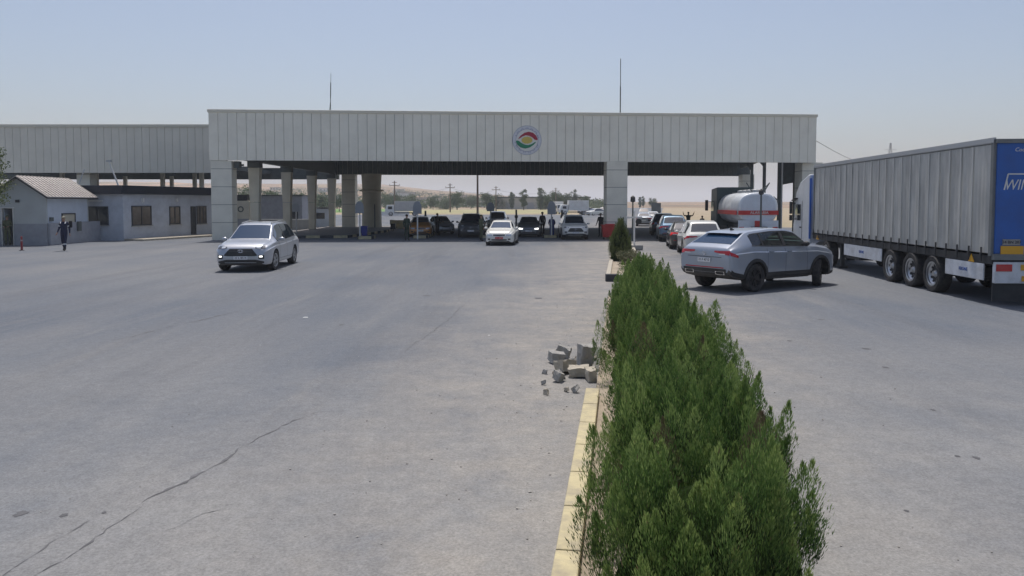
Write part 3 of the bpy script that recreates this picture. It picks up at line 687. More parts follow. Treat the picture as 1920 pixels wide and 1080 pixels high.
def thuja_mesh(seed, H=1.12, R0=.72, nplume=130, nleaf=170, lw=1.0, cone=False):
    r = random.Random(seed); V = []; Fc = []; grow_shade = []; dmat = []
    def leaf(p, d, L, wd, g):
        s_ = d.cross(Vector((r.uniform(-1, 1), r.uniform(-1, 1), r.uniform(-.3, .3)))).normalized()*wd
        b = len(V); V.extend([p, p+d*L*.45-s_, p+d*L, p+d*L*.45+s_]); Fc.append((b, b+1, b+2, b+3)); grow_shade.extend([g]*4)
    for i in range(nplume):
        t = (i+r.random())/nplume; th = i*2.39996+r.uniform(-.3, .3); h = H*.78*t
        rad = R0*math.sqrt(max(0, 1-(h/(H*.97))**1.7))*r.uniform(.62, 1.0)*.86
        if cone: rad = R0*(1-.93*t)**.85*r.uniform(.75, 1.0)*.9*min(1, .72+t*2.5)
        bump = 1+.22*noise.noise(Vector((math.cos(th)*1.3, math.sin(th)*1.3, h*2+seed)))
        rad *= bump; tone = r.uniform(-.2, .18); dead = r.random() < .012
        base = Vector((rad*math.cos(th), rad*math.sin(th), h+.02)); out = Vector((math.cos(th), math.sin(th), 0))
        ax = (up_*r.uniform(.85, 1.1)+out*r.uniform(.04, .27)*(1-t*.7)).normalized(); PL = r.uniform(.22, .62)*(1 if t < .9 else .85); PW = PL*r.uniform(.16, .26)*1.1
        tu = ax.orthogonal().normalized(); tv = ax.cross(tu)
        for k in range(nleaf):
            q = r.random()**.8; prof = math.sin(math.pi*min(1, .14+.86*q))**.8*(1-.72*q); e = math.sqrt(r.random()); a = r.uniform(0, 2*math.pi)
            rr = PW*prof*e*1.45
            p = base+ax*(PL*q)+tu*(rr*math.cos(a))+tv*(rr*math.sin(a))
            d = (ax*r.uniform(.9, 1.2)+(tu*math.cos(a)+tv*math.sin(a))*r.uniform(.0, .34)+Vector((r.uniform(-.12, .12), r.uniform(-.12, .12), 0))).normalized()
            dmat.append(2 if dead or r.random() < .012 else 0); leaf(p, d, r.uniform(.022, .050), r.uniform(.0014, .0034)*lw, max(0, min(1, .06+.42*q+.30*e*e*(.4+.6*q)+tone+r.uniform(-.08, .08))))  # paler young tips; shade of the gaps painted into plume bases and centres
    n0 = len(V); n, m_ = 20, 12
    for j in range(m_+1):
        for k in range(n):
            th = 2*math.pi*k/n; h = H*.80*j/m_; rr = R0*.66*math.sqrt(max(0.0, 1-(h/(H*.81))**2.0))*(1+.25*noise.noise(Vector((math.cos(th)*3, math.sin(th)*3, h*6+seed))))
            V.append(Vector((rr*math.cos(th), rr*math.sin(th), h+.02))); grow_shade.append(0)
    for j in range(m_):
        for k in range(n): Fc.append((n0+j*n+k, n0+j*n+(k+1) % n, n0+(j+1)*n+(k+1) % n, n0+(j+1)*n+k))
    me = bpy.data.meshes.new('thuja'); me.from_pydata([tuple(v) for v in V], [], Fc)
    at_ = me.attributes.new('growth_shade', 'FLOAT', 'POINT'); at_.data.foreach_set('value', grow_shade)
    nf = len(Fc); me.polygons.foreach_set('material_index', dmat+[1]*(n*m_)); return me
M['deadleaf'] = mat('dead_spray', (.20, .15, .08), .9)
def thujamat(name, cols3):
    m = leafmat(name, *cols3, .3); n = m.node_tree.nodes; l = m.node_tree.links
    a = n.new('ShaderNodeAttribute'); a.attribute_name = 'growth_shade'; r = [x for x in n if x.type == 'VALTORGB'][0]; l.new(a.outputs['Fac'], r.inputs[0])
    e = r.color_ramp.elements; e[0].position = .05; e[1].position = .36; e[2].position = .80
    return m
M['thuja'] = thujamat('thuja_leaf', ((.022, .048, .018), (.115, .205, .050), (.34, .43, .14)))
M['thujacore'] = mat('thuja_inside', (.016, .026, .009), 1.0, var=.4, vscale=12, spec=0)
M['thujadry'] = thujamat('dusty_thuja_leaf', ((.04, .06, .02), (.11, .15, .045), (.22, .25, .09)))
th_meshes = []
for s in range(6):
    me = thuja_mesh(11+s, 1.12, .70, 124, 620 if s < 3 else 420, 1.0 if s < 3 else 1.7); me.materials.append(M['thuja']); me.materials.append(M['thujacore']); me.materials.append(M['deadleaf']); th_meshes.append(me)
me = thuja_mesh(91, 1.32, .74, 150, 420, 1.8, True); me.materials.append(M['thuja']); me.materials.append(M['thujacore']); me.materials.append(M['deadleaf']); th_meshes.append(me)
def shrub(me, loc, rz, s, label, group, cat='shrub', name='conifer_shrub'):
    o = empty(name, loc, rz, label, cat, group); o.scale = s
    f = bpy.data.objects.new('foliage', me); col.objects.link(f); f.parent = o
    mb = MB(); mb.tube((0, 0, -.03), (0, 0, .4), .05, .03, 8); mb.build('trunk', M['bark'], o)
    return o
ords = ['nearest', 'second', 'third', 'fourth', 'fifth', 'sixth', 'seventh', 'eighth', 'ninth', 'tenth', 'eleventh', 'farthest']
ys = [4.35, 5.45, 6.55, 7.75, 9.0, 10.3, 11.6, 12.9, 14.2, 15.5, 16.8, 18.1]
for i, y in enumerate(ys):
    s = 1.0+rnd.uniform(-.07, .08)
    cx = (.57 if i < 5 else .53)+rnd.uniform(-.06, .06)
    lab = ('nearest green conifer shrub of the hedge, cut by the bottom of the photo' if i == 0 else 'farthest green conifer shrub of the hedge, its pointed top facing the canopy' if i == 11
           else '%s green conifer shrub of the median hedge counted from the camera' % ords[i])
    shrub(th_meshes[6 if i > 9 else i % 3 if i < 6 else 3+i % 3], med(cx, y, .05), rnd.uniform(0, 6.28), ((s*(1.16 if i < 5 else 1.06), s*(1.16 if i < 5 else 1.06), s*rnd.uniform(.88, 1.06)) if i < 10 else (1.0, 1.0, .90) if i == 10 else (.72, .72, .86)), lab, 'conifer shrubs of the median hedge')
me = thuja_mesh(77, 1.78, .66, 230, 300, 2.4, True); me.materials.append(M['thujadry']); me.materials.append(M['thujacore']); me.materials.append(M['deadleaf'])
q = G(1163, 493); shrub(me, (q.x, q.y, .08), 0, (.92, .92, .98), 'lone dusty conical conifer shrub on the far median in front of the central column', None)
def leafcloud(V, Fc, r, c, rad, n, L, sq=(1, 1, 1)):
    for _ in range(n):
        d = Vector((r.gauss(0, 1), r.gauss(0, 1), r.gauss(0, 1))).normalized()*(r.random()**.45)*rad
        p = Vector(c)+Vector((d.x*sq[0], d.y*sq[1], d.z*sq[2])); a = Vector((r.gauss(0, 1), r.gauss(0, 1), r.gauss(0, 1))).normalized(); b = a.orthogonal().normalized()
        k = len(V); l_ = L*r.uniform(.6, 1.2); V += [p-a*l_*.5, p+b*l_*.28, p+a*l_*.5, p-b*l_*.28]; Fc.append((k, k+1, k+2, k+3))
M['scrub'] = leafmat('dry_scrub_leaf', (.05, .06, .025), (.10, .11, .05), (.20, .18, .09))
for (px, py, h, lb) in ((1181, 508, .62, 'low dry shrub at the end of the far median near the black kerb'), (1190, 494, .42, 'smallest dusty scrub tuft on the right edge of the far median')):
    q = G(px, py); V, Fc = [], []; r = random.Random(px)
    for _ in range(22): leafcloud(V, Fc, r, (r.uniform(-.3, .3), r.uniform(-.3, .3), r.uniform(.1, h)), .16, 55, .06)
    me = bpy.data.meshes.new('scrub'); me.from_pydata([tuple(v) for v in V], [], Fc); o = empty('scrub_plant', (q.x-.15, q.y, .08), 0, lb, 'shrub')
    link_mesh('foliage', me, M['scrub'], o); mb = MB()
    for k in range(6): mb.tube((0, 0, 0), (r.uniform(-.2, .2), r.uniform(-.2, .2), h*.8), .012, .006, 5)
    mb.build('stem', M['bark'], o)
# weed right of the hedge
q = G(1394, 745); V, Fc = [], []; r = random.Random(5)
for _ in range(14):
    b = Vector((r.uniform(-.05, .05), r.uniform(-.05, .05), 0)); t = Vector((r.uniform(-.12, .12), r.uniform(-.1, .1), r.uniform(.25, .45))); n0 = len(V)
    s_ = Vector((.008, 0, 0)); V += [b-s_, b+s_, b+t*.6+s_, b+t]; Fc.append((n0, n0+1, n0+2, n0+3))
me = bpy.data.meshes.new('weed'); me.from_pydata([tuple(v) for v in V], [], Fc); o = link_mesh('weed', me, M['thujadry']); o.location = (q.x, q.y, ROAD); tag(o, 'small weed sprouting on the right side of the hedge', 'weed')

# broken kerb blocks
def block(px, py, dims, rot, label, m='concrete'):
    q = G(px, py); r = random.Random(px); bm = bmesh.new(); bmesh.ops.create_cube(bm, size=1)
    bmesh.ops.scale(bm, vec=dims, verts=bm.verts); bmesh.ops.subdivide_edges(bm, edges=bm.edges, cuts=5, use_grid_fill=True)
    for v in bm.verts:
        v.co += Vector((noise.noise(v.co*9+Vector((px, 0, 0))), noise.noise(v.co*9+Vector((0, px, 3))), noise.noise(v.co*9+Vector((7, 0, px)))))*.030+Vector([r.uniform(-.004, .004) for _ in range(3)])
    Mx = Matrix.Rotation(R(rot[2]), 4, 'Z') @ Matrix.Rotation(R(rot[0]), 4, 'X') @ Matrix.Rotation(R(rot[1]), 4, 'Y')
    bmesh.ops.transform(bm, matrix=Mx, verts=bm.verts); zmin = min(v.co.z for v in bm.verts)
    me = bpy.data.meshes.new('block'); bm.to_mesh(me); bm.free(); o = link_mesh('kerb_block', me, M[m]); o.location = (q.x, q.y, ROAD-zmin-.01)
    tag(o, label, 'kerb block', 'broken kerb blocks beside the hedge')
block(1043, 681, (.22, .17, .15), (4, 8, 20), 'grey kerb block lying leftmost in the pile by the hedge')
block(1056, 672, (.22, .15, .15), (0, 20, -15), 'brownish kerb block tilted behind the leftmost one')
block(1098, 688, (.22, .17, .32), (8, 4, 15), 'tallest pale block standing upright beside the hedge')
block(1060, 700, (.26, .19, .16), (-12, 5, 40), 'flat pale block in the middle of the pile', 'kerb')
block(1085, 707, (.28, .22, .13), (6, -4, -8), 'wide pale slab under the upright block', 'kerb')
block(1048, 716, (.16, .12, .12), (20, 10, 60), 'small broken lump at the front of the pile')
block(1108, 714, (.12, .30, .15), (3, 0, 5), 'yellowish end block of the median kerb', 'kerb')
for k in range(16):
    r = random.Random(k+40); block(r.uniform(1015, 1118), r.uniform(672, 745), [r.uniform(.03, .08) for _ in range(3)], [r.uniform(0, 90) for _ in range(3)], 'X', r.choice(('concrete', 'kerb')))
    o = [x for x in col.objects if x.name.startswith('kerb_block') and x.get('label') == 'X'][0]; o.name = 'stone_chip'; tag(o, 'small broken concrete chip lying among the kerb blocks beside the hedge', 'stone chip', 'concrete chips around the kerb blocks')
# pebbles scattered along the dusty edge
mb = MB(); r = random.Random(3)
for _ in range(260):
    y = r.uniform(5.2, 24); c = -.6-abs(r.gauss(0, 1.6)) if r.random() < .7 else 1.4+abs(r.gauss(0, 1.6)); x = MX(y, c); s = r.uniform(.004, .013)
    mb.ball((x, y, ROAD+s*.4), s, (1, r.uniform(.6, 1), .6), 6)
for _ in range(90):
    p = G(r.uniform(0, 1920), r.uniform(640, 1080)); s = r.uniform(.003, .009); mb.ball((p.x, p.y, ROAD+s*.4), s, (1, .8, .6), 6)
o = mb.build('gravel', mat('pebble', (.36, .34, .31), .9, var=.4, vscale=2)); tag(o, kind='stuff')
# litter on the asphalt
for (px, py, s, lb) in ((573, 596, .06, 'scrap of white paper on the asphalt in front of the silver car'), (917, 630, .025, 'tiny white scrap on the asphalt left of the hedge')):
    q = G(px, py); mb = MB(); mb.add([(-s, -.4*s, .0), (s, -.5*s, .004), (s*.8, .5*s, .006), (-s*.9, .6*s, .002), (0, 0, .012)], [(0, 1, 4), (1, 2, 4), (2, 3, 4), (3, 0, 4)])
    o = mb.build('litter', M['white']); o.location = (q.x, q.y, ROAD+.002); tag(o, lb, 'litter')

# post with crossbar on the far median
q = G(1189, 469); o = empty('sign_post', (q.x, q.y, .02), 0, 'white post with a short crossbar and dark footing at the far median', 'post')
mb = MB(); mb.tube((0, 0, .1), (0, 0, 2.05), .045, .045, 8); mb.build('pole', M['white'], o); mb = MB(); mb.box((-.02, 0, 1.72), (.85, .06, .10)); mb.build('crossbar', M['white'], o)
mb = MB(); mb.box((.12, -.02, .13), (.62, .4, .26), .2); mb.build('footing', M['concrete'], o, bevel=.03)
mb = MB(); mb.lathe([(0, -.06), (.16, -.06), (.16, 0), (0, 0)], 'Y', 16, (.22, 0, 1.5)); mb.build('round_plate', M['trim'], o)
q = G(1186, 452); o = empty('lamp_post', (q.x, q.y, 0), 0, 'dark slim lamp post right of the central column', 'lamp post')
mb = MB(); mb.tube((0, 0, 0), (0, 0, 2.6), .06, .045, 8); mb.build('pole', M['steel'], o); mb = MB(); mb.lathe([(.05, 2.55), (.17, 2.62), (.15, 2.9), (.03, 3.0)], n=10); mb.build('lantern', M['trim'], o)

# ------------------------------------------------------------------ vehicles
def lin(tab, x):
    if x <= tab[0][0]: return tab[0][1]
    for (a, va), (b, vb) in zip(tab[:-1], tab[1:]):
        if x <= b: return va+(vb-va)*(x-a)/(b-a)
    return tab[-1][1]
def smo(tab, x, L, h=.06):
    h = min(h, max(.004, x*.5), max(.004, (L-x)*.5)); return sum(lin(tab, x+h*k) for k in (-1, -.5, 0, .5, 1))/5
SUV = dict(L=4.9, H=1.73, wb=2.85, rx=1.05, wr=.37,
  top=[(0, .98), (.03, 1.06), (.10, 1.13), (.16, 1.18), (.62, 1.64), (.8, 1.68), (1.6, 1.73), (2.5, 1.72), (2.95, 1.66), (3.80, 1.13), (3.9, 1.11), (4.5, 1.03), (4.75, .95), (4.86, .82), (4.9, .72)],
  belt=[(0, .92), (.1, 1.04), (.9, 1.12), (1.6, 1.08), (3.0, 1.03), (3.85, 1.02), (4.5, .93), (4.78, .84), (4.9, .66)],
  bot=[(0, .42), (.1, .33), (.7, .25), (4.2, .23), (4.8, .24), (4.9, .34)],
  w=[(0, .84), (.04, .89), (.25, .945), (1, .965), (3.9, .96), (4.45, .93), (4.7, .87), (4.85, .76), (4.9, .64)],
  rw=[(0, .76), (.12, .76), (.62, .64), (1.5, .66), (2.9, .645), (3.8, .76), (4.0, .82), (4.5, .78), (4.8, .68), (4.9, .56)],
  ws=(3.0, 3.76), rs=(.19, .58), win=[(.55, 1.25), (1.33, 2.25), (2.33, 3.45)], doors=(1.28, 2.29, 3.35), pil=.05)
COUPE = dict(SUV, L=4.97, H=1.76, wb=2.98, rx=1.03, wr=.405,
  top=[(0, 1.12), (.03, 1.24), (.12, 1.30), (.20, 1.33), (.86, 1.66), (1.05, 1.70), (1.9, 1.76), (2.6, 1.76), (3.0, 1.70), (3.66, 1.31), (3.85, 1.28), (4.5, 1.20), (4.8, 1.12), (4.93, .96), (4.97, .80)],
  belt=[(0, 1.06), (.1, 1.20), (.9, 1.28), (1.6, 1.25), (3.0, 1.22), (3.85, 1.20), (4.5, 1.10), (4.85, .98), (4.97, .74)],
  bot=[(0, .56), (.1, .44), (.7, .32), (4.2, .30), (4.85, .30), (4.97, .40)],
  w=[(0, .88), (.04, .94), (.25, .985), (1, .995), (3.9, .99), (4.5, .965), (4.78, .90), (4.93, .78), (4.97, .68)],
  rw=[(0, .80), (.12, .82), (.30, .80), (.86, .70), (1.7, .71), (2.9, .69), (3.7, .79), (4.0, .85), (4.5, .82), (4.85, .72), (4.97, .60)],
  ws=(3.05, 3.62), rs=(.26, .82), win=[(.92, 1.36), (1.40, 2.28), (2.38, 3.40)], doors=(1.52, 2.33, 3.34))
SEDAN = dict(SUV, L=4.55, H=1.47, wb=2.60, rx=1.0, wr=.32,
  top=[(0, .88), (.03, .98), (.10, 1.02), (.62, 1.06), (.75, 1.09), (1.35, 1.40), (1.6, 1.44), (2.1, 1.47), (2.6, 1.45), (2.85, 1.38), (3.55, 1.0), (3.7, .96), (4.2, .88), (4.42, .80), (4.52, .68), (4.55, .60)],
  belt=[(0, .82), (.1, .95), (.9, .96), (3.0, .92), (3.6, .88), (4.2, .79), (4.45, .70), (4.55, .55)],
  bot=[(0, .36), (.1, .25), (.7, .18), (4.0, .17), (4.45, .18), (4.55, .28)],
  w=[(0, .74), (.05, .81), (.25, .86), (1, .88), (3.6, .875), (4.1, .84), (4.4, .76), (4.5, .66), (4.55, .56)],
  rw=[(0, .66), (.12, .70), (.7, .70), (1.35, .56), (2.0, .58), (2.8, .565), (3.55, .70), (3.8, .74), (4.2, .70), (4.48, .58), (4.55, .48)],
  ws=(2.88, 3.50), rs=(.80, 1.32), win=[(1.0, 1.32), (1.38, 2.05), (2.13, 3.15)], doors=(1.42, 2.09, 3.1))
PICKUP = dict(SUV, H=1.80)
def offs(P, x0): return P['L']/2

wheel_cache = {}
def wheel_meshes(r, wd, dark, style):
    k = (r, wd, dark, style)
    if k in wheel_cache: return wheel_cache[k]
    rr = r*.66
    t = MB(); t.lathe([(rr, -wd*.42), (rr+.03, -wd*.5), (r*.93, -wd*.5), (r*.985, -wd*.40), (r, -wd*.2), (r, wd*.2), (r*.985, wd*.40), (r*.93, wd*.5), (rr+.03, wd*.5), (rr, wd*.42)], 'Y', 28, closed=True); t = t.mesh('tyre')
    h = MB(); h.lathe([(0, -.02), (rr*.9, -.02), (rr*.98, -.05), (rr*.98, .05), (0, .05)], 'Y', 24); h = h.mesh('hub')
    s = MB(); s.lathe([(rr*.88, wd*.40), (rr*1.0, wd*.44), (rr*1.02, wd*.40), (rr*1.02, -wd*.4), (rr*.92, -wd*.3), (rr*.90, wd*.3)], 'Y', 28, closed=True)
    s.lathe([(0, wd*.36), (rr*.2, wd*.35), (rr*.24, wd*.2), (0, wd*.2)], 'Y', 14)
    if wd > .3:
        s.lathe([(rr*.24, wd*.05), (rr*.62, wd*.10), (rr*.80, wd*.22), (rr*.90, wd*.30)], 'Y', 28)
        s.lathe([(0, wd*.34), (rr*.20, wd*.33), (rr*.30, wd*.18), (rr*.34, wd*.06)], 'Y', 16)
        for i in range(10):
            a = 2*math.pi*i/10; s.tube((rr*.70*math.cos(a), wd*.10, rr*.70*math.sin(a)), (rr*.70*math.cos(a), wd*.205, rr*.70*math.sin(a)), rr*.10, rr*.10, 10, 1)
    n = 5 if wd <= .3 else 0
    for i in range(n):
        for dlt in (-.17, .17):
            a = 2*math.pi*i/n+.3; p = Vector((rr*.12*math.cos(a), wd*.30, rr*.12*math.sin(a))); q = Vector((rr*.93*math.cos(a+dlt), wd*.36, rr*.93*math.sin(a+dlt)))
            s.bar(p, q, .035*(r/.37), .035, up=(0, 1, 0))
    s = s.mesh('rim')
    for me, m_ in ((t, M['rubber']), (h, M['trim']), (s, M['rimdark'] if dark else M['rim'])):
        me.materials.append(m_); me.materials.append(M['trim']); me.polygons.foreach_set('use_smooth', [True]*len(me.polygons)); me.set_sharp_from_angle(angle=R(35))
    wheel_cache[k] = (t, h, s); return wheel_cache[k]
def put_wheel(parent, x, y, r, side, steer=0, dark=False, wd=.23, style=0, name='wheel'):
    t, h, s = wheel_meshes(r, wd, dark, style)
    o = bpy.data.objects.new(name, h); col.objects.link(o); o.parent = parent; o.location = (x, y, r)
    o.rotation_euler = (0, 0, steer+(0 if side > 0 else math.pi))
    for nm, me in (('tyre', t), ('rim', s)):
        c = bpy.data.objects.new(nm, me); col.objects.link(c); c.parent = o; c.rotation_euler = (0, rnd.uniform(0, 6), 0)
    return o
def text_on(parent, txt, origin, ux, uz, size, m, name='lettering', ext=.004, shear=0.0, xs=1.0):
    cu = bpy.data.curves.new('text', 'FONT'); cu.body = txt; cu.size = size; cu.extrude = ext; cu.align_x = 'CENTER'; cu.align_y = 'CENTER'; cu.shear = shear; cu.resolution_u = 3
    ob = bpy.data.objects.new('text', cu); col.objects.link(ob); dg = bpy.context.evaluated_depsgraph_get()
    me = bpy.data.meshes.new_from_object(ob.evaluated_get(dg)); bpy.data.objects.remove(ob); bpy.data.curves.remove(cu)
    ux, uz = Vector(ux).normalized(), Vector(uz).normalized(); n = ux.cross(uz)
    Mx = Matrix((( ux.x*xs, uz.x, n.x, origin[0]), (ux.y*xs, uz.y, n.y, origin[1]), (ux.z*xs, uz.z, n.z, origin[2]), (0, 0, 0, 1)))
    me.transform(Mx); me.materials.clear(); return link_mesh(name, me, m, parent)

def car(name, label, loc, heading, P, pm, group=None, dark_rim=False, cladding=True, steer=0.0, plate=None, lights='off', hollow=False, detail=2, style='suv', scale=1.0, face='suv', glass=None, roofm=None, extra=None, hoodm=None, cat='car', sky_ws=False):
    root = empty(name, loc, heading, label, cat, group); root.scale = (scale, scale, scale*(.965 if face == 'silver' else 1))
    L = P['L']; ox = L*.5; glass = glass or M['glass']
    n = int(L/.085); xs = sorted(set([0, .015, .04, .08, L-.08, L-.04, L-.015, L]+[L*i/n for i in range(1, n)]))
    def sec(x):
        tp, bl, bt, w_, rw = (smo(P[k], x, L) for k in ('top', 'belt', 'bot', 'w', 'rw'))
        z8 = max(tp-.065, bl+.01); z8 = min(z8, tp-.004); dz = bl-bt
        return [(0, bt), (w_*.80, bt), (w_*.93, bt+.03), (w_*.975, bt+.10), (w_*.992, bt+dz*.28), (w_, bt+dz*.48), (w_*.995, bt+dz*.66), (w_*1.0, bl-.165*min(1, dz)), (w_*.972, bl-.135*min(1, dz)), (w_*.938, bl-.005),
                (w_*.93*.66+rw*.34+.012, bl*.66+z8*.34), (w_*.93*.33+rw*.67+.012, bl*.33+z8*.67), (rw, z8), (rw-.045, (z8+tp*2)/3), (rw-.13, tp-.012), (rw*.5, tp-.003), (0, tp)], z8, bl
    secs = [sec(x) for x in xs]; m_ = len(secs[0][0]); V = []; Fc = []
    ring = m_*2-2
    for x, (s_, _, _) in zip(xs, secs):
        pts = [(y, z) for y, z in s_]+[(-y, z) for y, z in s_[-2:0:-1]]
        V += [(x-ox, y, z) for y, z in pts]
    for i in range(len(xs)-1):
        for k in range(ring):
            a, b = i*ring+k, i*ring+(k+1) % ring; Fc.append((a, b, b+ring, a+ring))
    Fc.append(tuple(range(ring))); Fc.append(tuple(range(len(V)-1, len(V)-ring-1, -1)))
    me = bpy.data.meshes.new('body'); me.from_pydata(V, [], Fc)
    bm = bmesh.new(); bm.from_mesh(me); bmesh.ops.recalc_face_normals(bm, faces=bm.faces); bm.to_mesh(me); bvh = BVHTree.FromBMesh(bm); bm.free()
    me.materials.append(pm); me.materials.append(M['interior'])
    if hoodm: me.materials.append(hoodm)
    for p in me.polygons:
        c = p.center
        if hoodm and (c.x+ox > P['ws'][1]-.05 or c.x+ox < P['rs'][0]+.1): p.material_index = 2
        if c.z < smo(P['bot'], min(L, max(0, c.x+ox)), L)+(.07 if cladding else .02): p.material_index = 1
    body = bpy.data.objects.new('body', me); col.objects.link(body); body.parent = root
    xr, xf = P['rx']-ox, P['rx']+P['wb']-ox; wr_ = P['wr']
    W = max(v for _, v in P['w'])
    def cast(o_, d): 
        h = bvh.ray_cast(Vector(o_), Vector(d)); return h[0], h[1]
    def sx(x, z, side, off): # point on the side
        p, nn = cast((x, side*3, z), (0, -side, 0))
        if p is None: p, nn = Vector((x, side*W*.9, z)), Vector((0, side, 0))
        return p+nn*off
    # cut wheel arches (and the cabin when see-through)
    if detail >= 1:
        def boolean(o, cutter):
            md = o.modifiers.new('cut', 'BOOLEAN'); md.operation = 'DIFFERENCE'; md.object = cutter; md.solver = 'EXACT'
            try: md.material_mode = 'TRANSFER'
            except Exception: pass
            dg = bpy.context.evaluated_depsgraph_get(); dg.update(); nm = bpy.data.meshes.new_from_object(o.evaluated_get(dg)); o.modifiers.clear(); o.data = nm
            bpy.data.objects.remove(cutter)
        cut = MB()
        for x in (xr, xf):
            for s in (-1, 1):
                rr = wr_+.055; nn = 28; y0, y1 = s*(W-.30), s*(W+.3)
                prof = [(x+rr*math.cos(2*math.pi*k/nn), wr_+rr*math.sin(2*math.pi*k/nn)) for k in range(nn)]
                cut.prism([(a, y0, b) for a, b in prof], (0, y1-y0, 0))
        co = cut.build('cutter', M['trim']); co.location = (0, 0, 0)
        body.parent = None; boolean(body, co)
        if hollow:
            cut = MB(); st = [x for x in xs if P['rs'][0]+.10 < x < P['ws'][1]-.06]; vs = []
            for x in st:
                s_, z8, bl = sec(x); zt = lin(P['top'], x)-.055
                hw0, hw1 = s_[9][0]-.06, s_[12][0]-.05; zlo = .62
                zt = max(zt, zlo+.08)
                zz = [(hw0, zlo), (hw0, min(bl, zt-.04)), (min(hw0, hw1), zt)]
                vs.append([(x-ox, y, z) for y, z in zz]+[(x-ox, -y, z) for y, z in zz[::-1]])
            V2 = [p for r_ in vs for p in r_]; F2 = [(i*6+k, i*6+(k+1) % 6, (i+1)*6+(k+1) % 6, (i+1)*6+k) for i in range(len(vs)-1) for k in range(6)]
            F2 += [tuple(range(6)), tuple(range(len(V2)-1, len(V2)-7, -1))]
            cut.add(V2, F2); co = cut.build('cutter', M['interior']); boolean(body, co)
            cut = MB()
            for (a, b) in P['win']:
                X = [a+(b-a)*i/10 for i in range(11)]; lo = [(x-ox, 0, sec(x)[2]+.035) for x in X]; hi = [(x-ox, 0, max(sec(x)[1]-.03, sec(x)[2]+.06)) for x in X]
                poly = [Vector((p[0], -1.2, p[2])) for p in lo+hi[::-1]]; cut.prism(poly, (0, 2.4, 0))
            co = cut.build('cutter', M['trim']); boolean(body, co)
            for (a, b, z0) in ((P['ws'][0], P['ws'][1], .9), (P['rs'][0], P['rs'][1], .9)):
                cut = MB(); X0, X1 = a+.03, b-.03
                y0 = smo(P['rw'], X0, L)-.10; y1 = smo(P['rw'], X1, L)-.10
                cut.prism([(X0-ox, -y0, 1.25), (X1-ox, -y1, 1.25), (X1-ox, y1, 1.25), (X0-ox, y0, 1.25)], (0, 0, .9)); co = cut.build('cutter', M['trim']); boolean(body, co)
        body.parent = root
    body.data.polygons.foreach_set('use_smooth', [True]*len(body.data.polygons)); body.data.set_sharp_from_angle(angle=R(28))
    def patch(name, grid, m, par=root):
        vs = [p for r_ in grid for p in r_]; nc = len(grid[0]); mb = MB(); mb.add(vs, [(i*nc+k, i*nc+k+1, (i+1)*nc+k+1, (i+1)*nc+k) for i in range(len(grid)-1) for k in range(nc-1)])
        o = mb.build(name, m, par, smooth=True, ang=60); return o
    def sidegrid(x0, x1, lo, hi, side, off=.004, nx=10, nz=3):
        g = []
        for i in range(nx+1):
            x = x0+(x1-x0)*i/nx; a, b = lo(x), hi(x); b = max(b, a+.002)
            g.append([sx(x-ox, a+(b-a)*j/nz, side, off) for j in range(nz+1)])
        return g
    def axgrid(poly_u, d, org_dist=4, off=.006):
        pass
    def endpatch(name, y0, y1, zlo, zhi, end, m, off=.008, ny=8, nz=2, yaw=0.0, par=root):
        """patch on the front (+1) or rear (-1): zlo/zhi functions of y"""
        g = []
        for i in range(ny+1):
            y = y0+(y1-y0)*i/ny; row = []
            for j in range(nz+1):
                z = zlo(y)+(zhi(y)-zlo(y))*j/nz; d = Vector((-end, yaw, 0)).normalized(); o_ = Vector((0, y, z))-d*4
                # start so that the ray passes x=end*L/2 at y
                o_ = Vector((end*ox, y, z))-d*3
                p, nn = cast(o_, d)
                if p is None: p, nn = Vector((end*(ox-.1), y, z)), Vector((end, 0, 0))
                row.append(p+nn*off)
            g.append(row)
        return patch(name, g, m, par)
    c_ = lambda v: (lambda y: v)
    belt = lambda x: smo(P['belt'], x, L)+.035
    z8f = lambda x: max(sec(x)[1]-.03, belt(x)+.004)
    # glazing
    for s in (-1, 1):
        for k, (a, b) in enumerate(P['win']):
            patch('side_window', sidegrid(a, b, belt, z8f, s, .006 if not hollow else .0), (M['tint'] if k == 0 else M['clear']) if hollow else glass)
        if not hollow:
            a, b = P['win'][0][0]-.03, P['win'][-1][1]+.04
            patch('window_trim', sidegrid(a, b, lambda x: belt(x)-.02, lambda x: z8f(x)+.015, s, .003, 20), M['trim'])
        if hollow:
            for (a0, b0), (a1, b1) in zip(P['win'][:-1], P['win'][1:]):
                patch('pillar_trim', sidegrid(b0-.01, a1+.01, lambda x: belt(x)-.015, lambda x: z8f(x)+.012, s, .008, 2), M['trim'])
            a, b = P['win'][0][0]-.03, P['win'][-1][1]+.04
            patch('belt_trim', sidegrid(a, b, lambda x: belt(x)-.03, lambda x: belt(x)-.005, s, .008, 14, 1), M['trim'])
            patch('roof_trim', sidegrid(a+.1, b-.1, lambda x: z8f(x)-.002, lambda x: z8f(x)+.02, s, .008, 14, 1), M['trim'])
    def topgrid(x0, x1, inset, off=.006):
        g = []
        for i in range(9):
            x = x0+(x1-x0)*i/8; hw = smo(P['rw'], x, L)-inset; row = []
            for j in range(9):
                y = -hw+2*hw*j/8; p, nn = cast((x-ox, y, 3), (0, 0, -1)); row.append(p+nn*off)
            g.append(row)
        return g
    patch('windscreen', topgrid(*P['ws'], .07), M['clear'] if hollow else (M['skyglass'] if sky_ws else glass))
    patch('rear_window', topgrid(*P['rs'], .09), M['skyglass'] if hollow else glass)
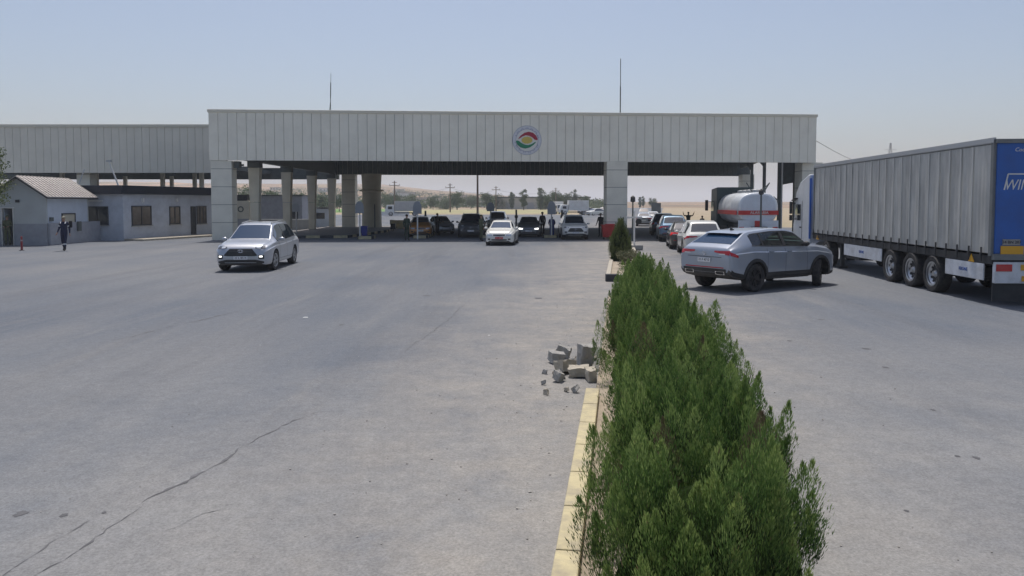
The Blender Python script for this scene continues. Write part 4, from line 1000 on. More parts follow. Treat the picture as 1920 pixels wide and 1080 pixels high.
    if hollow:
        for (x, y) in ((2.35, .36), (2.35, -.36), (1.55, .38), (1.55, -.38)):
            mb = MB(); mb.box((x-ox, y, .80), (.5, .5, .25)); mb.box((x-ox-.28, y, 1.08), (.14, .48, .66)); mb.box((x-ox-.31, y, 1.47), (.10, .26, .18)); mb.build('seat', M['interior'], root, bevel=.04)
        mb = MB(); mb.tube((3.0-ox, .38, 1.05), (3.02-ox, .38, 1.06), .19, .19, 18); mb.build('steering_wheel', M['trim'], root)
    # wheels
    for (x, st) in ((xr, 0), (xf, steer)):
        for s in (-1, 1):
            put_wheel(root, x, s*(W-.135), wr_, s, st, dark_rim)
    # arches, sills
    if cladding and detail >= 1:
        for s in (-1, 1):
            for x in (xr, xf):
                g = []
                for i in range(15):
                    a = R(-12+204*i/14); row = []
                    for rr in (wr_+.045, wr_+.09, wr_+.135):
                        px_, pz = x+rr*math.cos(a), wr_+rr*math.sin(a)
                        row.append(sx(px_, max(pz, lin(P['bot'], px_+ox)+.012), s, .014 if rr < wr_+.1 else .004))
                    g.append(row)
                patch('wheel_arch_trim', g, M['trim'])
            patch('sill_trim', sidegrid(P['rx']+wr_+.1, P['rx']+P['wb']-wr_-.1, lambda x: smo(P['bot'], x, L)+.012, lambda x: smo(P['bot'], x, L)+(.22 if hollow else .15), s, .012), M['trim'])
            # front and rear bumper corners in trim
            patch('bumper_trim', sidegrid(.05, P['rx']-wr_-.1, lambda x: smo(P['bot'], x, L)+.012, lambda x: smo(P['bot'], x, L)+.16, s, .010, 5), M['trim'])
            patch('bumper_trim', sidegrid(P['rx']+P['wb']+wr_+.1, L-.1, lambda x: smo(P['bot'], x, L)+.012, lambda x: smo(P['bot'], x, L)+.13, s, .010, 5), M['trim'])
    if detail >= 1:
        for s in (-1, 1):
            mb = MB(); zb_ = smo(P['belt'], P['ws'][1]-.35, L)+.07; xm_ = P['ws'][1]-.42-ox; yb = sx(xm_, zb_-.03, s, 0).y
            mb.ball((xm_, yb+s*.14, zb_+.02), .1, (.75, 1.05, .72), 12); mb.bar((xm_, yb-s*.02, zb_-.04), (xm_, yb+s*.08, zb_-.01), .07, .05)
            mo = mb.build('side_mirror', pm if not dark_rim else M['trim'], root, smooth=True)
            for dx in P['doors'][:2]:
                hx = dx+.16-ox if detail < 9 else 0; hz = smo(P['belt'], dx+.16, L)-.13; p = sx(hx, hz, s, .0)
                mb = MB(); mb.bar((hx-.09, p.y+s*.03, hz), (hx+.09, p.y+s*.03, hz), .03, .03); mb.box((hx-.085, p.y+s*.012, hz), (.02, .04, .025)); mb.box((hx+.085, p.y+s*.012, hz), (.02, .04, .025)); mb.build('door_handle', pm, root)
    if detail >= 2:
        for s in (-1, 1):
            for dx in P['doors']:
                lo = smo(P['bot'], dx, L)+.15; 
                patch('door_seam', [[sx(dx-ox+q, lo+(belt(dx)-lo)*j/8, s, .002) for j in range(9)] for q in (-.005, .005)], M['seam'])
            a, b = P['doors'][0], P['doors'][2]
            zs = lambda x: smo(P['bot'], x, L)+.155
            patch('door_seam', [[sx(a-ox+(b-a)*i/12, zs(a)+q, s, .0025) for i in range(13)] for q in (0, .01)], M['seam'])
        # bonnet and tailgate seams
        hz = P['ws'][1]+.06
        g = []
        for q in (0, .012):
            row = []
            for j in range(11):
                y = -.62+1.24*j/10; p, nn = cast((hz-ox+q, y, 3), (0, 0, -1)); row.append(p+nn*.003)
            g.append(row)
        patch('bonnet_seam', g, M['trim'])
        if style == 'suv' and not hollow:
            for s in (-1, 1):
                rz = [ (x, smo(P['top'], x, L)) for x in (P['win'][0][0]+.25, 1.8, 2.85)]
                mb = MB(); pts = [Vector((x-ox, s*(smo(P['rw'], x, L)-.07), z+.03)) for x, z in rz]; mb.path(pts, .016, 6); mb.box(pts[0]-up_*.02, (.06, .03, .05)); mb.box(pts[-1]-up_*.02, (.06, .03, .05)); mb.build('roof_rail', M['galv'] if not dark_rim else pm, root)
        mb = MB(); x = P['rs'][1]+.35; mb.add([(x-ox-.1, -.02, smo(P['top'], x, L)), (x-ox-.1, .02, smo(P['top'], x, L)), (x-ox+.1, 0, smo(P['top'], x, L)), (x-ox-.09, 0, smo(P['top'], x, L)+.09)], [(0, 1, 3), (1, 2, 3), (2, 0, 3), (0, 2, 1)]); mb.build('roof_antenna', M['trim'], root)
    # front
    hl = M['lit'] if lights == 'on' else M['lamp']
    fz = lin(P['top'], L-.12); zl = lin(P['bot'], L-.05)
    k = (fz-zl)
    if face == 'coupe_suv': face = 'suv'
    if face in ('suv', 'silver'):
        for s in (-1, 1):
            def zt(y, s=s): return zl+k*(.90+.06*abs(y)/.7)
            hb = endpatch('headlight', s*.50, s*.84, lambda y: zl+k*(.88-.10*(abs(y)-.5)), lambda y: zl+k*(.97+.16*(abs(y)-.5)), 1, M['lampbase'], .010, 8, 2, -s*.25)
            endpatch('lens', s*.54, s*.68, lambda y: zl+k*(.89-.10*(abs(y)-.5)), lambda y: zl+k*(.955+.14*(abs(y)-.5)), 1, hl if face != 'silver' else M['lampclear'], .020, 5, 2, -s*.25, hb)
            lamp = endpatch('fog_lamp', s*.60, s*.78, c_(zl+k*.30), lambda y: zl+k*(.52), 1, M['trim'], .012, 4, 2, -s*.2)
            endpatch('lens', s*.63, s*.73, c_(zl+k*.40), c_(zl+k*.48), 1, M['lit'] if lights == 'on' or face == 'silver' else M['lamp'], .02, 3, 2, -s*.2, lamp)
        gw = lambda y: zl+k*(.56)
        endpatch('grille', -.57, .57, lambda y: zl+k*(.46+.04*max(0, (abs(y)-.48)/.09)), lambda y: zl+k*(.86-.36*max(0, (abs(y)-.38)/.19)), 1, M['trim'], .012, 18, 3)
        g = MB()
        endpatch('lower_intake', -.76, .76, lambda y: zl+.012+.03*abs(y), lambda y: zl+k*(.26-.10*max(0, (abs(y)-.5)/.26)), 1, M['trim'], .012, 16, 2)
        pe, _ = cast((3, 0, zl+k*.74), (-1, 0, 0)); eb = MB()
        for (rx_, rz_) in ((.085, .055), (.035, .052)):
            pts = [pe+Vector((.025, rx_*math.cos(2*math.pi*q/16), rz_*math.sin(2*math.pi*q/16))) for q in range(17)]; eb.path(pts, .008, 6)
        eb.build('emblem', M['chrome'], root)
        for q in (.56, .63, .70):
            endpatch('grille_bar', -.40, .40, c_(zl+k*q), c_(zl+k*(q+.012)), 1, M['steel'], .02, 8, 1)
        pz = zl+k*.36
    else:
        for s in (-1, 1):
            endpatch('headlight', s*.42, s*.74, lambda y: zl+k*(.62), lambda y: zl+k*(.76+.16*(abs(y)-.42)), 1, hl, .008, 8, 2, -s*.25)
            endpatch('fog_lamp', s*.52, s*.66, c_(zl+k*.22), c_(zl+k*.36), 1, M['trim'], .012, 4, 2, -s*.1)
        endpatch('grille', -.34, .34, lambda y: zl+k*(.60+.1*abs(y)), lambda y: zl+k*.78, 1, M['trim'], .012, 10, 2)
        endpatch('grille_bar', -.30, .30, c_(zl+k*.70), c_(zl+k*.725), 1, M['chrome'], .02, 8, 1)
        endpatch('lower_intake', -.45, .45, lambda y: zl+k*(.12+.05*abs(y)), lambda y: zl+k*.28, 1, M['trim'], .012, 10, 2)
        pz = zl+k*.42
    def plate_at(end, z, m, txt, y=0.0):
        p, nn = cast((end*3, y, z), (-end, 0, 0)); x = p.x+end*.018
        mb = MB(); mb.box((x, y, z), (.02, .46, .12)); po = mb.build('number_plate', m, root)
        if txt and detail >= 2: text_on(po, txt, (x+end*.012, y, z), (0, end, 0), (0, 0, 1), .10, M['ink'] if m is not M['platered'] else M['white'])
    ptx = (extra or {}).get('ptxt') or '%d %s %04d' % (rnd.choice((21, 22, 24)), rnd.choice('ABDFHL'), rnd.randint(1200, 9800))
    plate_at(1, pz, M['platered'] if plate == 'red' else M['plate'], ptx)
    # rear
    tl = M['taillit'] if lights == 'brake' else M['tail']
    zr0 = lin(P['bot'], .05); bz = lin(P['belt'], .1)
    for s in (-1, 1):
        endpatch('tail_light', s*.36, s*.88, lambda y: bz-.075-.07*(abs(y)-.36)/.5, lambda y: bz-.035+.01*abs(y), -1, tl, .012, 10, 2, -s*.25)
        patch('side_tail_light', sidegrid(.04, .26, lambda x: bz-.15-.25*x, lambda x: bz-.03-.48*x, s, .012, 5, 2), tl)
        if detail >= 1: endpatch('reversing_lamp', s*.52, s*.74, lambda y: bz-.135, lambda y: bz-.105, -1, M['lampclear'], .012, 4, 1, -s*.1)
    if detail >= 1:
        if cladding: endpatch('rear_bumper', -.78, .78, c_(zr0+.01), c_(zr0+.17), -1, M['trim'], .014, 10, 2)
        endpatch('reflector_strip', -.70, .70, c_(zr0+.19), c_(zr0+.215), -1, M['tail'], .014, 10, 1)
    plate_at(-1, bz-.30, M['plate'], ptx)
    if hollow:
        endpatch('tailgate_groove', -.62, .62, c_(bz-.215), c_(bz-.20), -1, M['trim'], .014, 8, 1)
        pe, _ = cast((-3, 0, bz-.11), (1, 0, 0)); eb = MB(); eb.path([pe+Vector((-.015, .05*math.cos(2*math.pi*q/18), .05*math.sin(2*math.pi*q/18))) for q in range(19)], .006, 6); eb.path([pe+Vector((-.015, y_, z_)) for y_, z_ in ((-.035, .035), (-.015, -.04), (0, 0), (.015, -.04), (.035, .035))], .005, 6); eb.build('badge', M['chrome'], root)
        for s in (-1, 1):
            endpatch('exhaust_trim', s*.40, s*.72, c_(zr0+.02), c_(zr0+.10), -1, M['chrome'], .024, 4, 1)
            endpatch('exhaust_outlet', s*.43, s*.69, c_(zr0+.035), c_(zr0+.085), -1, M['trim'], .030, 4, 1)
            mb = MB(); x = P['rs'][1]-.02
        g = []
        for x in (P['rs'][1]-.10, P['rs'][1]+.10):
            row = []
            for j in range(9):
                y = -.60+1.2*j/8; p, nn = cast((x-ox, y, 3), (0, 0, -1)); row.append(p+nn*.02+Vector((-.06 if x < P['rs'][1] else 0, 0, .03 if x < P['rs'][1] else 0)))
            g.append(row)
        patch('spoiler', g, pm)
    # underside
    return root

PSIL = paint('silver_paint', (.43, .46, .51), .55, .33); PBLU = paint('blue_grey_paint', (.34, .385, .46), .40, .30); PWHI = paint('white_car_paint', (.72, .72, .68), .05)
PDRK = paint('dark_grey_paint', (.055, .06, .065), .3); PGRY = paint('grey_paint', (.18, .19, .20), .4); PB2 = paint('blue_paint', (.10, .19, .29), .4); PSAND = paint('champagne_paint', (.42, .41, .38), .4)
PORG = paint('orange_paint', (.50, .20, .03), .05); PBLK = paint('black_paint', (.02, .022, .026), .2)

# heading: angle of the car's nose from +X
car('parked_car' if False else 'suv_car', 'silver seven-seat off-road car driving towards the camera on the left asphalt', (-9.90, 30.15, ROAD), R(-87.0), dict(SUV, rw=[(x, v-(.035 if .3 < x < 3.2 else 0)) for x, v in SUV['rw']]), PSIL, scale=1.055, lights='off', face='silver', cladding=False, steer=R(-6), sky_ws=True, extra={'ptxt': '22 L 8514'})
h = R(34); rw_c = G(1417, 548)
dirv = Vector((math.cos(h), math.sin(h), 0)); left = Vector((-dirv.y, dirv.x, 0))
cc = rw_c + left*(.99-.02) + dirv*(COUPE['L']/2-COUPE['rx'])
blue_car = car('suv_car', 'blue grey coupe-style off-road car with black wheels turning right beside the long truck', (cc.x, cc.y, ROAD), h, COUPE, PBLU, dark_rim=True, steer=R(30), hollow=True, extra={'ptxt': '21 F 4712'}, lights='off', cat='car')
a = G(937, 461); car('saloon_car', 'white saloon car with a red number plate leaving the checkpoint', (a.x+.14, a.y+2.1, ROAD), R(-94.5), SEDAN, PWHI, plate='red', sky_ws=True, face='sedan', cladding=False, style='sedan', cat='car')
def place(px, py, P, hd, end): # end=+1: nose nearest the camera at picture foot px,py ; -1: tail nearest
    q = G(px, py); return (q.x - math.cos(hd)*end*P['L']/2, q.y + abs(math.sin(hd))*(P['L']/2-.35), ROAD)
row = 'cars waiting under the canopy'
hd = R(-90)
car('suv_car', 'white off-road car with dark windscreen under the canopy beside the central column', place(1079, 450, SUV, hd, 1), hd, dict(SUV, H=1.7), PWHI, row, lights='off', detail=2, scale=.97)
car('suv_car', 'dark grey off-road car waiting under the canopy behind the camouflaged soldier', place(881, 446, SUV, hd, 1), R(-88), SUV, PDRK, row, lights='off', detail=2, scale=1.0)
car('saloon_car', 'dark grey saloon car with lit headlamps under the canopy', place(993, 445, SEDAN, hd, 1), R(-92), SEDAN, PGRY, row, lights='on', cladding=False, face='sedan', style='sedan', scale=1.02)
car('taxi_car', 'orange and white taxi under the canopy behind a lane sign', place(783, 444, SEDAN, hd, 1), R(-84), SEDAN, PWHI, row, cladding=False, face='sedan', style='sedan', hoodm=PORG, scale=1.02, cat='taxi')
car('saloon_car', 'pale silver car under the canopy between the orange taxi and the dark off-roader', (-6.0, 63.5, ROAD), R(-72), SEDAN, PSIL, row, cladding=False, face='sedan', style='sedan', detail=1, scale=1.0)
car('suv_car', 'silver off-road car queuing behind the white saloon with a dark windscreen', (-1.35, 72.5, ROAD), R(-92), SUV, PSIL, row, detail=1)
car('saloon_car', 'sand coloured car half hidden behind the white saloon', (-2.9, 63.2, ROAD), R(-90), SEDAN, PSAND, row, cladding=False, face='sedan', style='sedan', detail=1)
q2 = 'cars queuing away from the camera in the right lane'
def place2(pxl, py, P, hd, W=1.85):
    q = G(pxl, py); return (q.x+W/2+.0+math.cos(hd)*(P['L']/2), q.y+P['L']/2-.75, ROAD)
hq = R(82)
car('suv_car', 'white off-road car directly behind the blue grey one, its roof and left flank showing', place2(1276, 481, SUV, hq), R(83), SUV, PWHI, q2, detail=1, scale=.97)
car('hatchback_car', 'dark hatchback with lit brake lamps in the right queue', place2(1250, 467, SEDAN, hq), hq, SEDAN, PBLK, q2, cladding=False, lights='brake', detail=1)
car('suv_car', 'light blue off-road car with red lamp band in the right queue', place2(1233, 453, SUV, hq), hq, SUV, PB2, q2, detail=1)
car('suv_car', 'dark off-road car ahead of the light blue one in the right queue', place2(1219, 442, SUV, hq), hq, SUV, PDRK, q2, detail=1)
car('saloon_car', 'silver car in the next lane right of the light blue one', (13.0, 61.5, ROAD), hq, SEDAN, PGRY, q2, cladding=False, detail=1)
far = 'distant cars on the road beyond the canopy'
car('saloon_car', 'small white car far up the road right of the central column', (17.6, 96, ROAD), R(80), SEDAN, PWHI, far, cladding=False, detail=0)
car('suv_car', 'distant dark off-road car high on the road right of the lamp post', (21.3, 124, ROAD), R(-100), SUV, PGRY, far, cladding=False, detail=0)
car('saloon_car', 'distant silver car beyond the white post right of the column', (14.6, 85, ROAD), R(80), SEDAN, PSIL, far, cladding=False, detail=0)
for (px, py, c, lb) in ((1118, 404, PWHI, 'white car far beyond the canopy left of the central column'), (1100, 401, PSIL, 'silver car far away beside the white box truck'), (1130, 400, PWHI, 'white car farthest left of the central column')):
    q = G(px, py); car('saloon_car', lb, (q.x, q.y, ROAD), R(-150 if px < 1120 else -100), SEDAN, c, far, cladding=False, detail=0, scale=1.0)

# distant trucks
def box_truck(px, py, label, ln, hd, cabm, boxm, hbox=2.9):
    q = G(px, py); o = empty('box_truck', (q.x, q.y, 0), hd, label, 'truck')
    mb = MB(); mb.box((-.9, 0, .95+(hbox-.95)/2), (ln-1.9, 2.2, hbox-.95)); mb.build('cargo_box', boxm, o, bevel=.03)
    mb = MB(); mb.prism([(ln/2-1.75, -1, .5), (ln/2, -1, .5), (ln/2, -1, 1.25), (ln/2-.35, -1, 2.15), (ln/2-1.75, -1, 2.2)], (0, 2, 0)); c = mb.build('cab', cabm, o, bevel=.05)
    mb = MB(); mb.prism([(ln/2-.06, -.9, 1.32), (ln/2-.37, -.9, 2.08), (ln/2-.33, -.9, 2.1), (ln/2-.02, -.9, 1.34)], (0, 1.8, 0)); mb.build('windscreen', M['glass'], c)
    for s in (-1, 1): mb = MB(); mb.box((ln/2-.95, s*1.0, 1.6), (.8, .03, .55)); mb.build('side_window', M['glass'], c)
    mb = MB(); mb.box((0, 0, .62), (ln-.4, .9, .2)); mb.build('chassis', M['trim'], o)
    for x in (-ln/2+1.1, ln/2-1.1):
        for s in (-1, 1): put_wheel(o, x, s*.9, .42, s)
box_truck(755, 405, 'white lorry parked far beyond the taxi lane', 6.8, R(190), M['white'], M['palewall'])
box_truck(1046, 401, 'small white van far beyond the canopy left of the box truck', 5.4, R(-75), M['white'], M['white'])
box_truck(1076, 403, 'white box truck crossing far beyond the canopy', 6.2, R(185), M['white'], M['white'], 3.1)
q = G(1230, 402.5); o = empty('box_truck', (q.x, q.y, 0), R(80), 'dark grey box truck seen from behind far up the right road', 'truck')
mb = MB(); mb.box((0, 0, 1.6), (5, 2.0, 1.9)); mb.build('cargo_box', M['steel'], o); mb = MB(); mb.box((3.3, 0, 1.2), (1.5, 1.9, 1.6)); mb.build('cab', M['trim'], o)
for x in (-1.6, 3): 
    for s in (-1, 1): put_wheel(o, x, s*.85, .42, s)
# yellow jersey barrier and white barrier
q = G(747, 429); o = empty('road_barrier', q, 0, 'yellow and white road barrier behind the standing guard', 'barrier')
mb = MB(); mb.prism([(-.75, -.28, 0), (-.75, .28, 0), (-.75, .1, .45), (-.75, .08, .85), (-.75, -.08, .85), (-.75, -.1, .45)], (1.5, 0, 0)); mb.build('body', mat('barrier_yellow', (.62, .48, .22), .6, dirt=(.6, .58, .5), dirt_amt=.9), o, bevel=.02)
q = G(726, 404); mb = MB(); mb.prism([(-4.5, -.3, 0), (-4.5, .3, 0), (-4.5, .1, .8), (-4.5, -.1, .8)], (9, 0, 0)); o = mb.build('road_barrier', M['white']); o.location = q; tag(o, 'long low white barrier far beyond the canopy at the field edge', 'barrier')
for (px, py, lb) in ((735, 418, 'small black cabinet beyond the canopy right of the guard pillar'), (737, 428, 'short dark marker below the black cabinet')):
    q = G(px, py+6); mb = MB(); mb.box((0, 0, .45), (.42, .3, .5)); mb.box((0, 0, .1), (.1, .1, .24)); o = mb.build('road_marker', M['trim'], bevel=.02); o.location = q; tag(o, lb, 'marker')

# ------------------------------------------------------------------ articulated truck
TR = Vector((11.62, 18.58, 0)); TF = Vector((12.55, 32.0, 0)); td = (TF-TR).normalized(); thd = math.atan2(td.y, td.x)
# local frame: x forward from the tail, y left (curtain side at y=0 faces the camera's left), z up
trail = empty('semi_trailer', (TR.x, TR.y, 0), thd, 'long curtain-sided trailer with dirty grey curtain and blue rear doors', 'trailer')
TL, TW, TZ0, TZ1 = (TF-TR).length, 2.5, 1.22, 4.04
M['curtain'] = mat('trailer_curtain', (.50, .495, .465), .55, .1, var=.12, vscale=1.6, dirt=(.22, .22, .21), dirt_amt=.6, dscale=1.1, bump=.25, bscale=5, stretch=(1.6, 1, .45))
M['blue'] = mat('trailer_blue', (.018, .11, .42), .4, var=.10, vscale=1.2, dirt=(.03, .08, .24), dirt_amt=.5)
M['chassis'] = mat('chassis_dark', (.028, .03, .033), .7, var=.2, dirt=(.10, .09, .08), dirt_amt=.4)
M['skirt'] = mat('skirt_white', (.66, .68, .72), .5, dirt=(.26, .25, .23), dirt_amt=.6)
M['strap'] = mat('strap_dark', (.03, .03, .032), .7)
M['amber'] = mat('amber_board', (.70, .36, .02), .5)
mb = MB(); ns = 22; cols_ = []; N = 264
for i in range(N+1):               # rippled curtain
    x = .14+(TL-.26)*i/N; ph = (x-.35)/((TL-.5)/ns)
    cols_.append([(x, -.012*abs(math.sin(ph*math.pi))-.008*math.sin(ph*6*math.pi+math.sin(ph*.7)*2)+.02*noise.noise(Vector((x*1.1, z*1.3, 0))), z) for z in (TZ0+.06, 1.6, 2.2, 2.9, 3.5, TZ1-.12)])
nc = 6; mb.add([p for c in cols_ for p in c], [(i*nc+k, (i+1)*nc+k, (i+1)*nc+k+1, i*nc+k+1) for i in range(N) for k in range(nc-1)])
curt = mb.build('curtain', M['curtain'], trail, smooth=True)
mb = MB()
for i in range(1, ns): mb.box((.35+(TL-.5)*i/ns, .02, (TZ0+TZ1)/2), (.035, .02, TZ1-TZ0-.25))
mb.build('curtain_pole', mat('curtain_seam', (.58, .58, .56), .5, .2), curt)
for i in range(ns+1):
    x = .38+(TL-.55)*i/ns; mb = MB(); mb.box((x, .045, TZ0+.02), (.05, .02, .36)); mb.box((x, .055, TZ0+.02), (.08, .03, .09)); mb.build('buckle_strap', M['strap'], curt)
mb = MB(); mb.box((TL/2, -TW/2, (TZ0+TZ1)/2), (TL-.1, TW-.12, TZ1-TZ0-.1)); mb.build('load_body', M['curtain'], trail)
mb = MB(); mb.box((TL/2, -TW/2, TZ1-.05), (TL, TW+.02, .10)); mb.bar((0, .0, TZ1-.02), (TL, .0, TZ1-.02), .06, .12)
for i in range(14): mb.box((.5+TL/14*i, -TW/2, TZ1+.015), (.08, TW-.1, .03))
mb.build('roof', M['galv'], trail)
M['postgrey'] = mat('corner_post_grey', (.20, .21, .21), .6, .2, dirt=(.1, .1, .1), dirt_amt=.5)
for x_, w_ in ((.06, .12), (TL-.05, .12)): mb = MB(); mb.box((x_, -.03, (TZ0+TZ1)/2), (w_, .10, TZ1-TZ0)); mb.build('corner_post', M['postgrey'], trail)
mb = MB(); mb.box((TL+.02, -TW/2, (TZ0+TZ1)/2), (.08, TW-.02, TZ1-TZ0)); mb.build('front_bulkhead', M['blue'], trail)
mb = MB(); mb.box((-.02, -TW*.25-.02, (TZ0+TZ1)/2-.02), (.06, TW/2-.06, TZ1-TZ0-.16)); d1 = mb.build('rear_door', M['blue'], trail, bevel=.01)
mb = MB(); mb.box((-.02, -TW*.75+.02, (TZ0+TZ1)/2-.02), (.06, TW/2-.06, TZ1-TZ0-.16)); d2 = mb.build('rear_door', M['blue'], trail, bevel=.01)
for d_, ys_ in ((d1, (-.35, -.9)), (d2, (-1.6, -2.15))):
    for y in ys_: 
        if y == -.35: continue
        mb = MB(); mb.tube((-.07, y, TZ0+.1), (-.07, y, TZ1-.15), .018); mb.build('lock_rod', M['galv'], d_)
text_on(trail, 'WINK', (-.056, -.60, 2.93), (0, -1, 0), (0, 0, 1), .36, M['white'], 'lettering', .003, .25, .80)
mb = MB(); mb.bar((-.056, -.22, 2.82), (-.056, -.30, 3.20), .03, .01, up=(1, 0, 0)); mb.bar((-.056, -.30, 3.20), (-.056, -2.0, 3.20), .03, .01, up=(1, 0, 0)); mb.build('logo_frame', M['white'], trail)
text_on(trail, 'Cool Liner', (-.056, -.72, 3.78), (0, -1, 0), (0, 0, 1), .13, M['white'], 'lettering', .003, .2)
for z_, hh_ in ((TZ1-.05, .10), (TZ0-.02, .14)): mb = MB(); mb.box((-.03, -TW/2, z_), (.12, TW-.02, hh_)); mb.build('rear_frame', M['postgrey'], trail)
mb = MB(); mb.box((-.065, -.44, 1.36), (.03, .52, .22)); mb.build('marker_board', M['amber'], trail)
mb = MB(); mb.box((-.065, -.42, 1.56), (.03, .40, .14)); pl = mb.build('number_plate', M['concrete'], trail); text_on(pl, '34 BN 207', (-.083, -.42, 1.56), (0, -1, 0), (0, 0, 1), .10, M['ink'])
mb = MB(); mb.box((-.02, -TW/2, .82), (.12, TW-.1, .52)); bmp = mb.build('rear_bumper', M['skirt'], trail, bevel=.02)
mb = MB(); mb.box((-.09, -.26, .94), (.03, .36, .17)); mb.build('tail_light', M['tail'], bmp)
mb = MB(); mb.box((-.09, -2.17, .94), (.03, .50, .18)); mb.build('tail_light', M['tail'], bmp)
mb = MB(); mb.box((-.09, -.80, .95), (.02, .30, .14)); mb.box((-.09, -1.1, .95), (.03, .16, .16), 0, 1); mb.build('bumper_lamp', [M['amber'], M['trim']], bmp)
mb = MB(); mb.box((-.092, -.95, .68), (.02, .55, .13)); mb.build('rear_plate', M['amber'], bmp)
mb = MB(); mb.box((.02, -TW/2, .34), (.04, TW-.1, .44)); mb.build('mud_flap', M['chassis'], trail)
mb = MB(); mb.box((TL/2, -TW/2, 1.12), (TL, TW-.02, .20)); mb.box((TL/2, -.75, .90), (TL-1, .14, .34)); mb.box((TL/2, -1.75, .90), (TL-1, .14, .34)); mb.box((2.2, -TW/2, .72), (2.0, 1.5, .3)); mb.build('chassis', M['chassis'], trail)
axl = []
for px in (1749, 1709, 1671):
    best = min((abs(960+F*(TR.x+td.x*s*.05)/(TR.y+td.y*s*.05)-px), s*.05) for s in range(20, 250))[1]; axl.append(best)
for x in axl:
    for y in (-.16, -2.34): put_wheel(trail, x, y, .52, 1 if y > -1 else -1, 0, False, .36, name='wheel')
    mb = MB(); mb.tube((x, -.3, .52), (x, -2.2, .52), .07); mb.build('axle', M['chassis'], trail)
mb = MB()
for x in axl:
    for i in range(9):
        a0, a1 = R(20+140*i/9), R(20+140*(i+1)/9); mb.bar((x+.60*math.cos(a0), -.17, .52+.60*math.sin(a0)), (x+.60*math.cos(a1), -.17, .52+.60*math.sin(a1)), .34, .03, up=(0, 1, 0)) if False else None
mb.box((axl[1], -.2, 1.07), (4.2, .4, .04)); mb.build('wheel_guard', M['chassis'], trail)
for (x0, x1) in ((.35, axl[0]-.72), (axl[2]+.70, axl[2]+4.1)):
    mb = MB(); mb.box(((x0+x1)/2, -.03, .80), (x1-x0, .04, .42)); s_ = mb.build('side_skirt', M['skirt'], trail, bevel=.03)
    text_on(s_, 'KRONE', ((x0+x1)/2, -.005, .80), (-1, 0, 0), (0, 0, 1), .13, mat('krone_blue', (.02, .08, .30), .5))
for x in (.9, TL-.6): mb = MB(); mb.prism([(x-.14, 0.0, 1.02), (x+.14, 0.0, 1.02), (x, 0.0, 1.22)], (0, .012, 0)); mb.build('warning_triangle', M['amber'], trail)
for x in (TL-2.6, ): mb = MB(); mb.box((x, -.3, .5), (.14, .14, .9)); mb.box((x, -.3, .06), (.3, .3, .08)); mb.build('landing_leg', M['chassis'], trail)
mb = MB(); mb.box((TL-4.2, -.35, .72), (1.3, .5, .5)); mb.build('tool_box', M['chassis'], trail, bevel=.03)
# tractor unit
tp = TF+td*.55; trac = empty('truck_tractor', (tp.x, tp.y, 0), thd, 'white truck tractor cab pulling the curtain-sided trailer', 'truck')
M['cab'] = mat('cab_white', (.66, .68, .70), .35, coat=.4, dirt=(.4, .38, .34), dirt_amt=.35)
prof = [(0, .62), (2.1, .42), (2.28, .55), (2.30, 1.55), (2.18, 1.75), (1.95, 2.95), (1.35, 3.42), (.2, 3.72), (0, 3.72)]
mb = MB(); mb.prism([(x, .0, z) for x, z in prof], (0, -2.46, 0)); cb = mb.build('cab', M['cab'], trac, bevel=.06)
mb = MB(); mb.prism([(1.15, .012, 1.75), (1.98, .012, 1.75), (1.88, .012, 2.45), (1.15, .012, 2.45)], (0, .012, 0)); mb.build('side_window', M['glass'], cb)
mb = MB(); mb.prism([(.95, .008, .75), (.965, .008, .75), (.965, .008, 2.6), (.95, .008, 2.6)], (0, .01, 0)); mb.build('door_seam', M['seam'], cb)
mb = MB(); mb.box((1.15, .02, 1.45), (.16, .04, .05)); mb.build('door_handle', M['trim'], cb)
mb = MB(); mb.box((1.98, .20, 2.30), (.14, .10, .55)); mb.box((1.98, .20, 1.85), (.14, .10, .25)); mb.bar((1.9, .0, 2.5), (1.98, .2, 2.5), .04, .04); mb.bar((1.9, .0, 1.8), (1.98, .2, 1.8), .04, .04); mb.build('side_mirror', M['trim'], cb, bevel=.03)
mb = MB(); mb.box((1.97, -.3, 2.62), (.32, .5, .04)); mb.bar((1.6, .05, 2.72), (2.1, .05, 2.62), .03, .22, up=(0, 1, 0)); mb.build('sun_visor', M['trim'], cb)
mb = MB(); mb.prism([(2.22, -.12, 1.78), (2.22, -2.34, 1.78), (2.0, -2.34, 2.9), (2.0, -.12, 2.9)], (.03, 0, .01)); mb.build('windscreen', M['glass'], cb)
mb = MB(); mb.bar((-.10, .0, 1.0), (-.10, .0, 3.55), .12, .05, up=(0, 1, 0)); mb.build('side_deflector', M['blue'], cb)
mb = MB(); mb.box((-.8, -1.23, .85), (4.2, .9, .3)); mb.build('chassis', M['chassis'], trac)
mb = MB(); mb.tube((-.15, -.3, .62), (-1.2+.5, -.3, .62), .3, .3, 16); mb.build('fuel_tank', M['galv'], trac)
for x in (1.45, -2.1):
    for y in (-.18, -2.28): put_wheel(trac, x, y, .52, 1 if y > -1 else -1, 0, False, .36)

